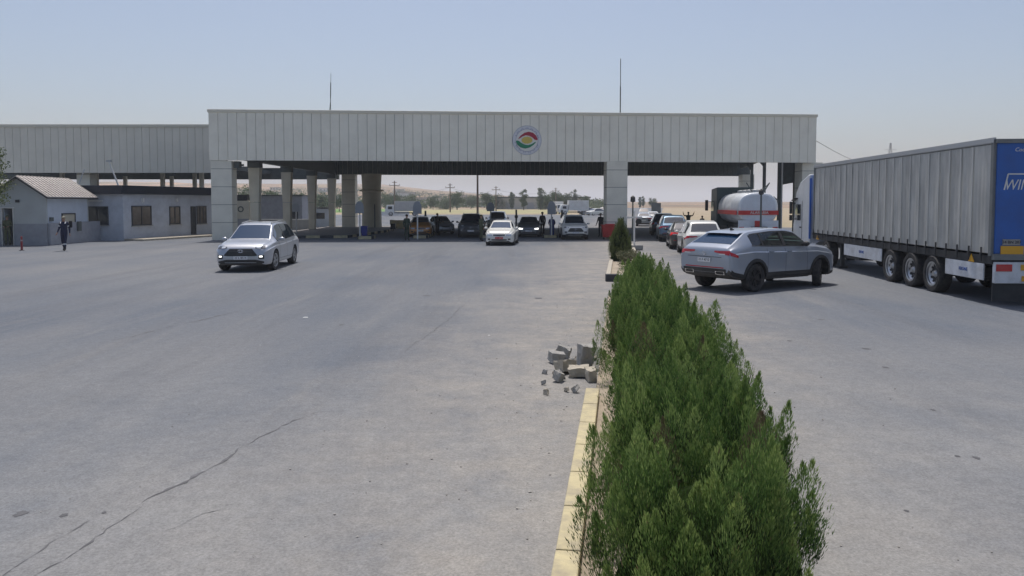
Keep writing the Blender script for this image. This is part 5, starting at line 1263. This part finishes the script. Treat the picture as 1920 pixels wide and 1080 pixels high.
# ------------------------------------------------------------------ tanker
q = Vector((13.75, 46.9, 0)); tk = empty('tanker_truck', (q.x, q.y, 0), R(86.5), 'silver fuel tanker with a red lettered stripe waiting in the right lane', 'tanker')
M['tank'] = mat('tank_metal', (.74, .77, .80), .34, .30, var=.04, dirt=(.4, .4, .4), dirt_amt=.3)
M['tankend'] = mat('tank_end_white', (.66, .70, .76), .5, dirt=(.4, .4, .4), dirt_amt=.3)
def ell(x, k=1.0, n=28): return [(x, -1.25+1.22*k*math.copysign(abs(math.cos(2*math.pi*i/n))**.75, math.cos(2*math.pi*i/n)), 2.18+.98*k*math.copysign(abs(math.sin(2*math.pi*i/n))**.85, math.sin(2*math.pi*i/n))) for i in range(n)]
mb = MB(); vs = []; st = [(0, .86), (.05, .95), (.16, 1.0), (1.9, 1.0), (1.95, 1.015), (2.0, 1.0), (3.8, 1.0), (3.85, 1.015), (3.9, 1.0), (5.75, 1.0), (5.86, .95), (5.9, .86)]
for x, k in st: vs += ell(x, k)
n = 28; mb.add(vs, [(j*n+i, j*n+(i+1) % n, (j+1)*n+(i+1) % n, (j+1)*n+i) for j in range(len(st)-1) for i in range(n)]+[tuple(range(len(vs)-n, len(vs)))])
tank = mb.build('tank', M['tank'], tk, smooth=True)
mb = MB(); mb.add(ell(0, .86)+[(-.06, -1.25, 2.18)], [(i, (i+1) % n, n) for i in range(n)]); mb.build('end_cap', M['tankend'], tank, smooth=True)
mb = MB(); mb.box((-.05, -1.25, 1.92), (.05, 2.40, .26)); sp_ = mb.build('stripe', M['red'], tk)
text_on(sp_, 'ALARABIA', (-.085, -1.3, 1.92), (0, -1, 0), (0, 0, 1), .24, M['white'])
mb = MB(); mb.box((3, .0, 1.92), (5.6, .03, .26)); mb.build('stripe', M['red'], tk)
mb = MB(); mb.box((3, -1.25, 3.17), (5.0, .7, .06))
for x in (.8, 2.0, 3.2, 4.4): mb.lathe([(.26, 3.15), (.26, 3.32), (.1, 3.36), (0, 3.36)], n=14, c=(x, -1.25, 0))
mb.build('walkway', M['galv'], tank)
for y in (-.95, -1.65):
    mb = MB(); mb.path([(.3, y, 3.18), (.35, y+.35*(1 if y > -1.2 else -1), 3.75), (.6, y, 3.3)], .03, 6); mb.build('rail', M['steel'], tank)
mb = MB(); mb.path([(.2, -2.2, 2.9), (.2, -2.55, 2.6)], .04, 6); mb.build('rail', M['steel'], tank)
mb = MB(); mb.box((.6, -1.25, 1.08), (1.3, 2.3, .3)); mb.box((3.8, -1.25, .95), (8.6, .9, .25)); mb.build('chassis', M['chassis'], tk)
mb = MB(); mb.box((-.05, -1.25, .98), (.06, 2.4, .95)); bb = mb.build('rear_panel', M['tankend'], tk)
mb = MB(); mb.box((-.10, -1.2, 1.25), (.03, .34, .36)); mb.box((-.12, -1.2, .9), (.03, .14, .5)); mb.build('hazard_sign', M['red'], bb)
for y in (-.25, -2.25): mb = MB(); mb.box((-.1, y, 1.0), (.03, .3, .12)); mb.build('tail_light', M['tail'], bb)
mb = MB(); mb.prism([(6.15, 0, .6), (8.2, 0, .6), (8.25, 0, 1.7), (8.1, 0, 3.5), (6.15, 0, 3.6)], (0, -2.4, 0)); cb = mb.build('cab', mat('dark_green_cab', (.03, .05, .05), .4), tk, bevel=.06)
mb = MB(); mb.box((7.6, .012, 2.3), (.9, .02, .7)); mb.build('side_window', M['glass'], cb)
mb = MB(); mb.box((7.95, .35, 2.35), (.16, .2, .75)); mb.bar((7.8, 0, 2.6), (7.95, .3, 2.6), .04, .04); mb.build('side_mirror', M['trim'], cb, bevel=.03)
for x in (.8, 2.1, 4.6, 7.4):
    for y in (-.18, -2.3): put_wheel(tk, x, y, .50, 1 if y > -1 else -1, 0, False, .34)
# slender pole in front of the tanker
q = at(1427, 381, 45.6); o = empty('lamp_post', (q.x, q.y, 0), 0, 'dark pole with a small lantern standing before the tanker rear', 'lamp post')
mb = MB(); mb.tube((0, 0, 0), (0, 0, 3.0), .065, .055, 8); mb.build('pole', M['steel'], o); mb = MB(); mb.lathe([(.05, 2.98), (.16, 3.05), (.13, 3.25), (.02, 3.36)], n=10); mb.build('lantern', M['trim'], o)

# ------------------------------------------------------------------ people
M['camo'] = mat('camouflage_cloth', (.09, .10, .055), .9, var=.55, vscale=9)
M['navycloth'] = mat('navy_cloth', (.014, .018, .05), .85, var=.2, vscale=8)
M['darkgreen'] = mat('dark_green_cloth', (.025, .045, .03), .9, var=.2)
M['blackcloth'] = mat('black_cloth', (.014, .014, .018), .9, var=.2)
M['bluecloth'] = mat('blue_cloth', (.03, .05, .20), .85, var=.2)
M['reflect'] = mat('reflective_strip', (.62, .64, .66), .4)
M['khaki'] = mat('khaki_cap', (.30, .27, .20), .8)
J0 = dict(pel=(0, 0, .95), sp=(0, .01, 1.13), ch=(0, 0, 1.33), nk=(0, 0, 1.49), hl=(0, -.015, 1.57), hd=(0, -.015, 1.65), ht=(0, .0, 1.71),
          sl=(.17, 0, 1.43), el=(.222, .02, 1.15), wl=(.225, -.06, .91), sr=(-.17, 0, 1.43), er=(-.222, .02, 1.15), wr=(-.225, -.06, .91),
          hil=(.09, 0, .90), kl=(.10, -.02, .49), al=(.10, .02, .08), tl=(.12, -.15, .035), hir=(-.09, 0, .90), kr=(-.10, -.02, .49), ar=(-.10, .02, .08), tr=(-.12, -.15, .035))
RAD = dict(pel=(.155, .115), sp=(.14, .105), ch=(.165, .115), nk=(.055, .055), hl=(.062, .07), hd=(.078, .095), ht=(.06, .075), sl=(.062, .06), el=(.045, .045), wl=(.034, .03), sr=(.062, .06), er=(.045, .045), wr=(.034, .03),
           hil=(.088, .09), kl=(.062, .062), al=(.05, .05), tl=(.045, .032), hir=(.088, .09), kr=(.062, .062), ar=(.05, .05), tr=(.045, .032))
def person(label, loc, rz, cloth, pose=None, cap=None, group=None, bulk=1.14, s=1.0, strips=False):
    J = dict(J0); J.update(pose or {}); names = list(J); V = [Vector(J[k]) for k in names]; ix = {k: i for i, k in enumerate(names)}; rad = [RAD[k] for k in names]
    E = [('pel', 'sp'), ('sp', 'ch'), ('ch', 'nk'), ('nk', 'hl'), ('hl', 'hd'), ('hd', 'ht'), ('ch', 'sl'), ('sl', 'el'), ('el', 'wl'), ('ch', 'sr'), ('sr', 'er'), ('er', 'wr'), ('pel', 'hil'), ('hil', 'kl'), ('kl', 'al'), ('al', 'tl'), ('pel', 'hir'), ('hir', 'kr'), ('kr', 'ar'), ('ar', 'tr')]
    E = [(ix[a], ix[b]) for a, b in E]
    hands = []
    for sd, w_, e_ in ((1, 'wl', 'el'), (-1, 'wr', 'er')):
        wv, ev = Vector(J[w_]), Vector(J[e_]); d = (wv-ev).normalized(); side = Vector((0, -1, 0)) - d*d.dot(Vector((0, -1, 0))); side = side.normalized() if side.length > .1 else Vector((1, 0, 0)); nrm_ = d.cross(side)
        palm = wv+d*.07; i0 = len(V); V.append(palm); rad.append((.036, .022)); E.append((ix[w_], i0)); hands.append(wv)
        for k, (o_, ln) in enumerate(((.030, .070), (.010, .080), (-.010, .075), (-.030, .058))):
            a = palm+side*o_+d*.035; b = a+d*ln*.55+nrm_*(-.01*sd); c = b+d*ln*.4+nrm_*(-.022*sd); i = len(V)
            V += [a, b, c]; rad += [(.010, .010), (.009, .009), (.007, .007)]; E += [(i0, i), (i, i+1), (i+1, i+2)]
        a = palm+side*.038+d*.0; b = a+side*.022+d*.035; i = len(V); V += [a, b]; rad += [(.012, .012), (.009, .009)]; E += [(i0, i), (i, i+1)]
    me = bpy.data.meshes.new('person'); me.from_pydata([tuple(v) for v in V], E, []); o = bpy.data.objects.new('tmp', me); col.objects.link(o)
    md = o.modifiers.new('skin', 'SKIN'); sv = me.skin_vertices[0].data
    for i, rr in enumerate(rad):
        f = bulk if i < len(names) and names[i] not in ('nk', 'hl', 'hd', 'ht') else 1.0
        sv[i].radius = (rr[0]*f, rr[1]*f)
    sv[0].use_root = True
    ss = o.modifiers.new('sub', 'SUBSURF'); ss.levels = 1; ss.render_levels = 1
    dg = bpy.context.evaluated_depsgraph_get(); m2 = bpy.data.meshes.new_from_object(o.evaluated_get(dg)); bpy.data.objects.remove(o)
    m2.materials.clear(); root = empty('person', loc, rz, label, 'person', group); root.scale = (s,)*3
    for m_ in (cloth, M['skin'], M['boot'], M['reflect']): m2.materials.append(m_)
    nkz = Vector(J['nk'])
    for p in m2.polygons:
        c = p.center; mi = 0
        if (c-Vector(J['hd'])).length < .17 and c.z > nkz.z-.0: mi = 1
        for h_ in hands:
            fd = (h_-Vector(J['el' if h_.x > 0 else 'er'])).normalized(); hc = h_+fd*.10
            if (c-hc).length < .115 and abs((c-hc-fd*(c-hc).dot(fd)).length) < .07 and (c-h_).dot(fd) > .015: mi = 1
        if min((c-Vector(J[k])).length for k in ('al', 'ar', 'tl', 'tr')) < .13: mi = 2
        p.material_index = mi; p.use_smooth = True
    b = bpy.data.objects.new('body', m2); col.objects.link(b); b.parent = root
    hd = Vector(J['hd']); mb = MB()
    for sd in (-1, 1): mb.ball(hd+Vector((sd*.032, -.088, .005)), .012, n=8, mi=0)
    mb.box(hd+Vector((0, -.088, -.055)), (.05, .012, .008), mi=1); mb.prism([hd+Vector((-.012, -.085, -.025)), hd+Vector((.012, -.085, -.025)), hd+Vector((0, -.085, .02))], (0, -.022, 0), 2)
    for sd in (-1, 1): mb.ball(hd+Vector((sd*.083, .0, -.01)), .022, (.5, .8, 1.3), 8, 2)
    mb.build('face_features', [M['hair'], mat('lips', (.25, .10, .08), .6), M['skin']], root)
    mb = MB()
    if cap: mb.ball(hd+Vector((0, .0, .045)), .100, (.90, 1.03, .72), 14); mb.box(hd+Vector((0, -.115, .04)), (.11, .07, .012)); mb.build('cap', cap, root, smooth=True)
    else: mb.ball(hd+Vector((0, .018, .035)), .102, (.92, 1.0, .80), 14); mb.build('hair', M['hair'], root, smooth=True)
    if strips:
        mb = MB()
        for a_, b_, t, rr in (('sl', 'el', .55, .062), ('sr', 'er', .55, .062), ('kl', 'al', .35, .066), ('kr', 'ar', .35, .066)):
            p, q_ = Vector(J[a_]), Vector(J[b_]); c = p.lerp(q_, t); d = (q_-p).normalized()*.03; mb.tube(c-d, c+d, rr*bulk, rr*bulk*.96, 14, cap=False)
        for sd in (-1, 1): mb.bar((sd*.11, -.125, 1.40), (sd*.12, -.05, 1.485), .05, .012, up=(0, -1, 1)); mb.bar((sd*.115, -.05, 1.49), (sd*.115, .08, 1.48), .05, .012)
        mb.build('reflective_strip', M['reflect'], root)
    return root
walk = dict(kl=(.10, -.14, .50), al=(.09, -.16, .09), tl=(.11, -.32, .05), kr=(-.09, .02, .49), ar=(-.08, .20, .13), tr=(-.09, .06, .035), wl=(.24, .08, .92), el=(.235, .09, 1.16), er=(-.235, .03, 1.16), wr=(-.25, -.16, .94))
q = G(121, 470.5); pm_ = person('man in navy coveralls with reflective strips walking past the guard hut', q, R(8), M['navycloth'], walk, M['khaki'], strips=True, bulk=1.12, s=1.03)
bp = MB(); bp.box((.30, .10, 1.40), (.16, .14, .36), 0); o = bp.build('shoulder_bag', M['blackcloth'], bevel=.05); o.location = q; tag(o, 'small black bag hanging from the shoulder of the man in coveralls', 'bag')
q = at(13, 400, 45.15); person('soldier in camouflage standing in the open doorway of the hut', (q.x, 45.15, .02), R(20), M['camo'], dict(wl=(.12, -.22, 1.12), wr=(-.12, -.22, 1.10)), M['camo'], s=1.0)
dk = 'guards and travellers standing between the cars'
q = G(763, 451); person('guard in dark green uniform standing left of the orange taxi', q, R(30), M['darkgreen'], None, None, dk, s=1.0)
q = G(820, 441); person('person in black leaning towards the pale silver car', q, R(60), M['blackcloth'], dict(wl=(.2, -.35, 1.1), wr=(-.18, -.36, 1.05), el=(.23, -.12, 1.15), er=(-.23, -.12, 1.15)), None, dk, s=.98)
q = G(902, 452); person('soldier in camouflage beside the dark off-roader looking into it', q, R(120), M['camo'], dict(wl=(.2, -.32, 1.15), el=(.24, -.1, 1.18)), M['camo'], dk, bulk=1.1, s=1.0)
q = G(1017, 443); person('tall guard in black standing right of the grey saloon', q, R(200), M['blackcloth'], None, M['blackcloth'], dk, bulk=1.1, s=1.05)
q = G(1035, 445); person('person in blue coat stooping beside the lane sign', q, R(180), M['bluecloth'], dict(ch=(0, -.14, 1.26), nk=(0, -.22, 1.38), hl=(0, -.26, 1.43), hd=(0, -.29, 1.50), ht=(0, -.30, 1.56), sl=(.17, -.16, 1.32), sr=(-.17, -.16, 1.32), el=(.24, -.26, 1.10), er=(-.24, -.26, 1.10), wl=(.2, -.42, .98), wr=(-.2, -.42, .98)), M['khaki'], dk, bulk=1.25, s=.95)
q = G(1126, 444); person('person in black standing left of the red waste container', q, R(-30), M['blackcloth'], dict(wr=(-.27, -.12, .96), er=(-.25, 0, 1.16)), None, dk, s=1.0)
q = at(1291, 381, 66); person('person with raised arms far behind the queue of cars', (q.x, q.y, 0), 0, M['darkgreen'], dict(el=(.36, 0, 1.42), wl=(.44, -.05, 1.62), er=(-.36, 0, 1.42), wr=(-.44, -.05, 1.62)), None, dk, s=1.0)
q = at(1317, 381, 62); person('person in dark clothes standing beside the tanker cab', (q.x, q.y, 0), 0, M['blackcloth'], None, None, dk, s=.85)

# ------------------------------------------------------------------ background: trees, houses, poles
M['leaffar'] = leafmat('tree_leaf', (.022, .048, .015), (.05, .085, .026), (.09, .13, .04)); M['leafleft'] = leafmat('olive_tree_leaf', (.05, .07, .025), (.09, .12, .04), (.17, .20, .08))
def tree_parts(seed, H, Wd, shape, n=26, nl=60, L=.35):
    r = random.Random(seed); V, Fc = [], []
    for i in range(n):
        t = r.random()
        if shape == 'poplar': c = Vector((r.gauss(0, .18)*Wd, r.gauss(0, .18)*Wd, H*(.15+.82*t))); rad = Wd*.32*(1-.6*abs(t-.4))
        elif shape == 'round': a = r.uniform(0, 6.28); rr = Wd*.36*math.sqrt(r.random()); c = Vector((rr*math.cos(a), rr*math.sin(a), H*(.32+.56*t))); rad = Wd*.22*(1-.4*abs(t-.5))
        else: a = r.uniform(0, 6.28); rr = Wd*.45*r.random(); c = Vector((rr*math.cos(a), rr*math.sin(a), H*(.12+.75*t*(1-.6*rr/Wd)))); rad = Wd*.2
        leafcloud(V, Fc, r, c, rad, nl, L)
    me = bpy.data.meshes.new('crown'); me.from_pydata([tuple(v) for v in V], [], Fc); return me
tm = {}
for k, (sh, H, Wd) in enumerate((('poplar', 9, 3.0), ('poplar', 10, 3.6), ('round', 7, 6.5), ('round', 8, 7), ('bush', 5, 7), ('bush', 4, 8))):
    me = tree_parts(50+k, H, Wd, sh, 34, 70, .45); me.materials.append(M['leaffar'])
    t = MB(); t.tube((0, 0, 0), (0, 0, H*.45), H*.028, H*.015, 8)
    for a in range(4): t.tube((0, 0, H*.3), (math.cos(a*1.6)*Wd*.2, math.sin(a*1.6)*Wd*.2, H*.6), H*.012, H*.006, 6)
    t = t.mesh('trunk'); t.materials.append(M['bark']); tm[k] = (me, t, H)
def tree(px, pytop, Y, k, label, group='trees beyond the checkpoint'):
    q = at(px, 381, Y); H = (at(px, pytop, Y).z); me, t, h0 = tm[k]; s = H/h0*1.12
    o = empty('tree', (q.x, Y, 0), rnd.uniform(0, 6), label, 'tree', group); o.scale = (s, s, s)
    for nm, m_ in (('crown', me), ('trunk', t)):
        c = bpy.data.objects.new(nm, m_); col.objects.link(c); c.parent = o
tl_ = [(722, 364, 340, 2, 'dull green tree right of the guard pillar'), (742, 366, 330, 4, 'low bushy tree beside the first utility pole'), (772, 368, 320, 4, 'wide low tree above the white lorry'),
  (812, 370, 300, 2, 'rounded tree between the utility poles'), (836, 373, 310, 5, 'low shrub tree left of the second utility pole'), (857, 362, 290, 2, 'dark green tree right of the second utility pole'), (883, 368, 330, 2, 'small tree left of the tall lamp mast'),
  (912, 364, 300, 3, 'leafy tree right of the tall lamp mast'), (932, 366, 320, 4, 'tree beside the third utility pole'), (960, 364, 310, 0, 'small upright tree at the warehouse left end'), (982, 359, 280, 1, 'tall ragged tree in front of the warehouse middle'),
  (1014, 357, 285, 0, 'tall leaning tree at the warehouse right end'), (1022, 366, 300, 4, 'bush at the foot of the tall leaning tree'), (1043, 362, 290, 3, 'broad leafy tree left of the box truck'), (1062, 365, 300, 2, 'rounded tree above the white box truck'),
  (1078, 359, 300, 1, 'tall leafy tree right of the box truck'), (1096, 369, 300, 3, 'low tree at the right end of the tree line'), (1200, 372, 380, 0, 'hazy upright tree right of the central column'), (1206, 370, 390, 1, 'taller hazy tree beside the upright one'), (1224, 373, 330, 2, 'round headed tree above the far truck'),
  (505, 360, 200, 2, 'green tree glimpsed between the first and second tapered columns'), (560, 364, 210, 3, 'green tree glimpsed between the second and third tapered columns'), (604, 366, 230, 4, 'bush glimpsed between the third and fourth tapered columns'), (636, 366, 230, 2, 'tree glimpsed left of the square rear column'), (452, 352, 180, 2, 'tree top glimpsed beside the left column')]
for a in tl_: tree(*a)
# near tree on the left edge
lt = empty('tree', (-29.7, 42.0, 0), 0, 'olive green tree reaching in at the left edge of the photo', 'tree')
V, Fc = [], []; r = random.Random(9)
for i in range(84):
    a, t = r.uniform(0, 6.28), r.random(); rr = 2.15*math.sqrt(r.random())*(1-.6*abs(t-.3)); leafcloud(V, Fc, r, (rr*math.cos(a), rr*math.sin(a), 2.2+3.5*t), .50, 130, .12)
me = bpy.data.meshes.new('crown'); me.from_pydata([tuple(v) for v in V], [], Fc); link_mesh('crown', me, M['leafleft'], lt)
mb = MB(); mb.tube((0, 0, 0), (.1, 0, 2.6), .16, .10, 10)
for a in range(6): mb.tube((.1, 0, 2.2), (math.cos(a*1.05)*1.6, math.sin(a*1.05)*1.6, 4.2+.3*(a % 3)), .06, .02, 7)
mb.build('trunk', M['bark'], lt, smooth=True)

# utility poles
def upole(px, pytop, Y, label, base=0):
    q = at(px, 381, Y); H = at(px, pytop, Y).z; o = empty('utility_pole', (q.x, Y, 0), 0, label, 'utility pole', 'utility poles beyond the canopy')
    mb = MB(); mb.tube((0, 0, 0), (0, 0, H), .20, .12, 8); mb.build('pole', M['wood'], o); mb = MB(); mb.bar((-1.3, 0, H*.86), (1.3, 0, H*.86), .12, .14); mb.bar((-.6, 0, H*.95), (.6, 0, H*.95), .1, .12)
    for x in (-1.2, 0, 1.2): mb.tube((x, 0, H*.86), (x, 0, H*.86+.35), .06, .05, 6)
    mb.build('crossarm', M['wood'], o); return Vector((q.x, Y, H*.86))
ps = [upole(740, 339, 190, 'tall utility pole with crossarms right of the guard pillar'), upole(844, 344, 210, 'utility pole standing above the dark off-roader'), upole(930, 349, 240, 'utility pole rising behind the white saloon'), upole(1042, 352, 270, 'faint utility pole above the leafy trees')]
for i, (a, b) in enumerate(zip(ps[:-1], ps[1:])):
    mb = MB(); pts = [a.lerp(b, t/10)+up_*(-1.2*(1-(t/5-1)**2)) for t in range(11)]; mb.path(pts, .025, 4); o = mb.build('power_line', M['steel']); tag(o, ['power line between the first two utility poles', 'power line running behind the tall lamp mast', 'power line above the warehouse trees'][i], 'power line', 'power lines between utility poles')
q = at(895.5, 381, 92); o = empty('lamp_mast', (q.x, q.y, 0), 0, 'tall brown lamp mast rising behind the canopy opening', 'lamp mast')
mb = MB(); mb.tube((0, 0, 0), (0, 0, 9), .15, .09, 10); mb.build('pole', M['wood'], o); mb = MB(); mb.bar((0, 0, 9), (1.4, 0, 9.3), .08, .08); mb.box((1.6, 0, 9.3), (.6, .25, .12)); mb.build('lamp_head', M['galv'], o)
# pylon behind the trailer
q = at(1667, 381, 260); py_ = empty('pylon', (q.x, q.y, 0), 0, 'thin lattice pylon top showing above the trailer roof', 'pylon'); H = at(1667, 268, 260).z
mb = MB()
for sx_ in (-1, 1):
    for sy_ in (-1, 1): mb.bar((sx_*1.8, sy_*1.8, 0), (sx_*.15, sy_*.15, H), .12, .12)
for i in range(9):
    z0, z1 = H*i/9, H*(i+1)/9; w0, w1 = 1.8-1.65*i/9, 1.8-1.65*(i+1)/9; mb.bar((-w0, -w0, z0), (w1, -w1, z1), .07, .07); mb.bar((w0, w0, z0), (-w1, w1, z1), .07, .07)
mb.build('lattice', M['galv'], py_); mb = MB(); mb.bar((-2, 0, H*.9), (2, 0, H*.9), .12, .12); mb.build('crossarm', M['galv'], py_)
a = FR+up_*6.9; b = Vector((q.x, q.y, H*.9)); mb = MB(); mb.path([a.lerp(b, t/16)+up_*(-3*(1-(t/8-1)**2)) for t in range(17)], .022, 4); o = mb.build('power_line', M['steel']); tag(o, 'thin cable from the canopy right end towards the lattice pylon', 'power line')
# warehouse and houses
a, b = at(930, 381, 320), at(1104, 381, 320); wh = empty('warehouse', ((a.x+b.x)/2, 325, 0), 0, 'long low beige warehouse with dark roof edge behind the trees', 'building')
mb = MB(); mb.box((0, 0, 2.3), (b.x-a.x, 10, 4.6)); mb.build('wall', M['palewall'], wh); mb = MB(); mb.box((0, 0, 4.9), (b.x-a.x+1.5, 11, .6)); mb.build('roof', M['steel'], wh)
for i in range(4): mb = MB(); mb.box((-14+9*i, -5.05, 1.4), (3, .1, 2.8)); mb.build('door', M['greyblock'], wh)
r = random.Random(21); hm = [M['palewall'], M['cream'], M['white']]
for i in range(26):
    px = r.uniform(700, 1090) if i < 18 else r.uniform(480, 640); Y = r.uniform(420, 880); q = at(px, 381, Y); wd, dp, hh = r.uniform(8, 16), r.uniform(8, 12), r.uniform(3.2, 6.5)
    o = empty('village_house', (q.x, Y, terrain(q.x, Y)-.4), r.uniform(-.4, .4), 'pale flat-roofed house of the hazy village below the hills', 'house', 'houses of the distant village')
    mb = MB(); mb.box((0, 0, hh/2), (wd, dp, hh)); mb.build('wall', hm[i % 3], o); mb = MB(); mb.box((0, 0, hh+.15), (wd+.5, dp+.5, .3)); mb.build('roof', M['concrete'], o)
    for k in range(int(wd//3.5)): mb = MB(); mb.box((-wd/2+2+3.3*k, -dp/2-.03, hh*.55), (1.3, .06, 1.2)); mb.build('window', M['pane'], o)
mb = MB(); r = random.Random(31)
V, Fc = [], []
for i in range(760):
    px = r.uniform(430, 1150); Y = r.uniform(340, 820); q = at(px, 381, Y); leafcloud(V, Fc, r, (q.x, Y, 1.8+terrain(q.x, Y)), r.uniform(2.2, 4.2), 30, 1.5, (1.5, 1, .9))
me = bpy.data.meshes.new('scrub'); me.from_pydata([tuple(v) for v in V], [], Fc); o = link_mesh('scrubland', me, M['leaffar']); tag(o, kind='stuff')

# ------------------------------------------------------------------ haze: one closed box of air
mb = MB(); mb.box((0, 4200, 52), (9600, 9200, 106.1)); hz = mb.build('haze', [])
hm_ = bpy.data.materials.new('air'); hm_.use_nodes = True; n = hm_.node_tree.nodes; l = hm_.node_tree.links; n.remove(n['Principled BSDF'])
pv = n.new('ShaderNodeVolumePrincipled'); pv.inputs['Color'].default_value = (.80, .84, .92, 1); pv.inputs['Density'].default_value = .00042; pv.inputs['Anisotropy'].default_value = .2
l.new(pv.outputs[0], n['Material Output'].inputs['Volume']); hz.data.materials.append(hm_); hz['kind'] = 'stuff'
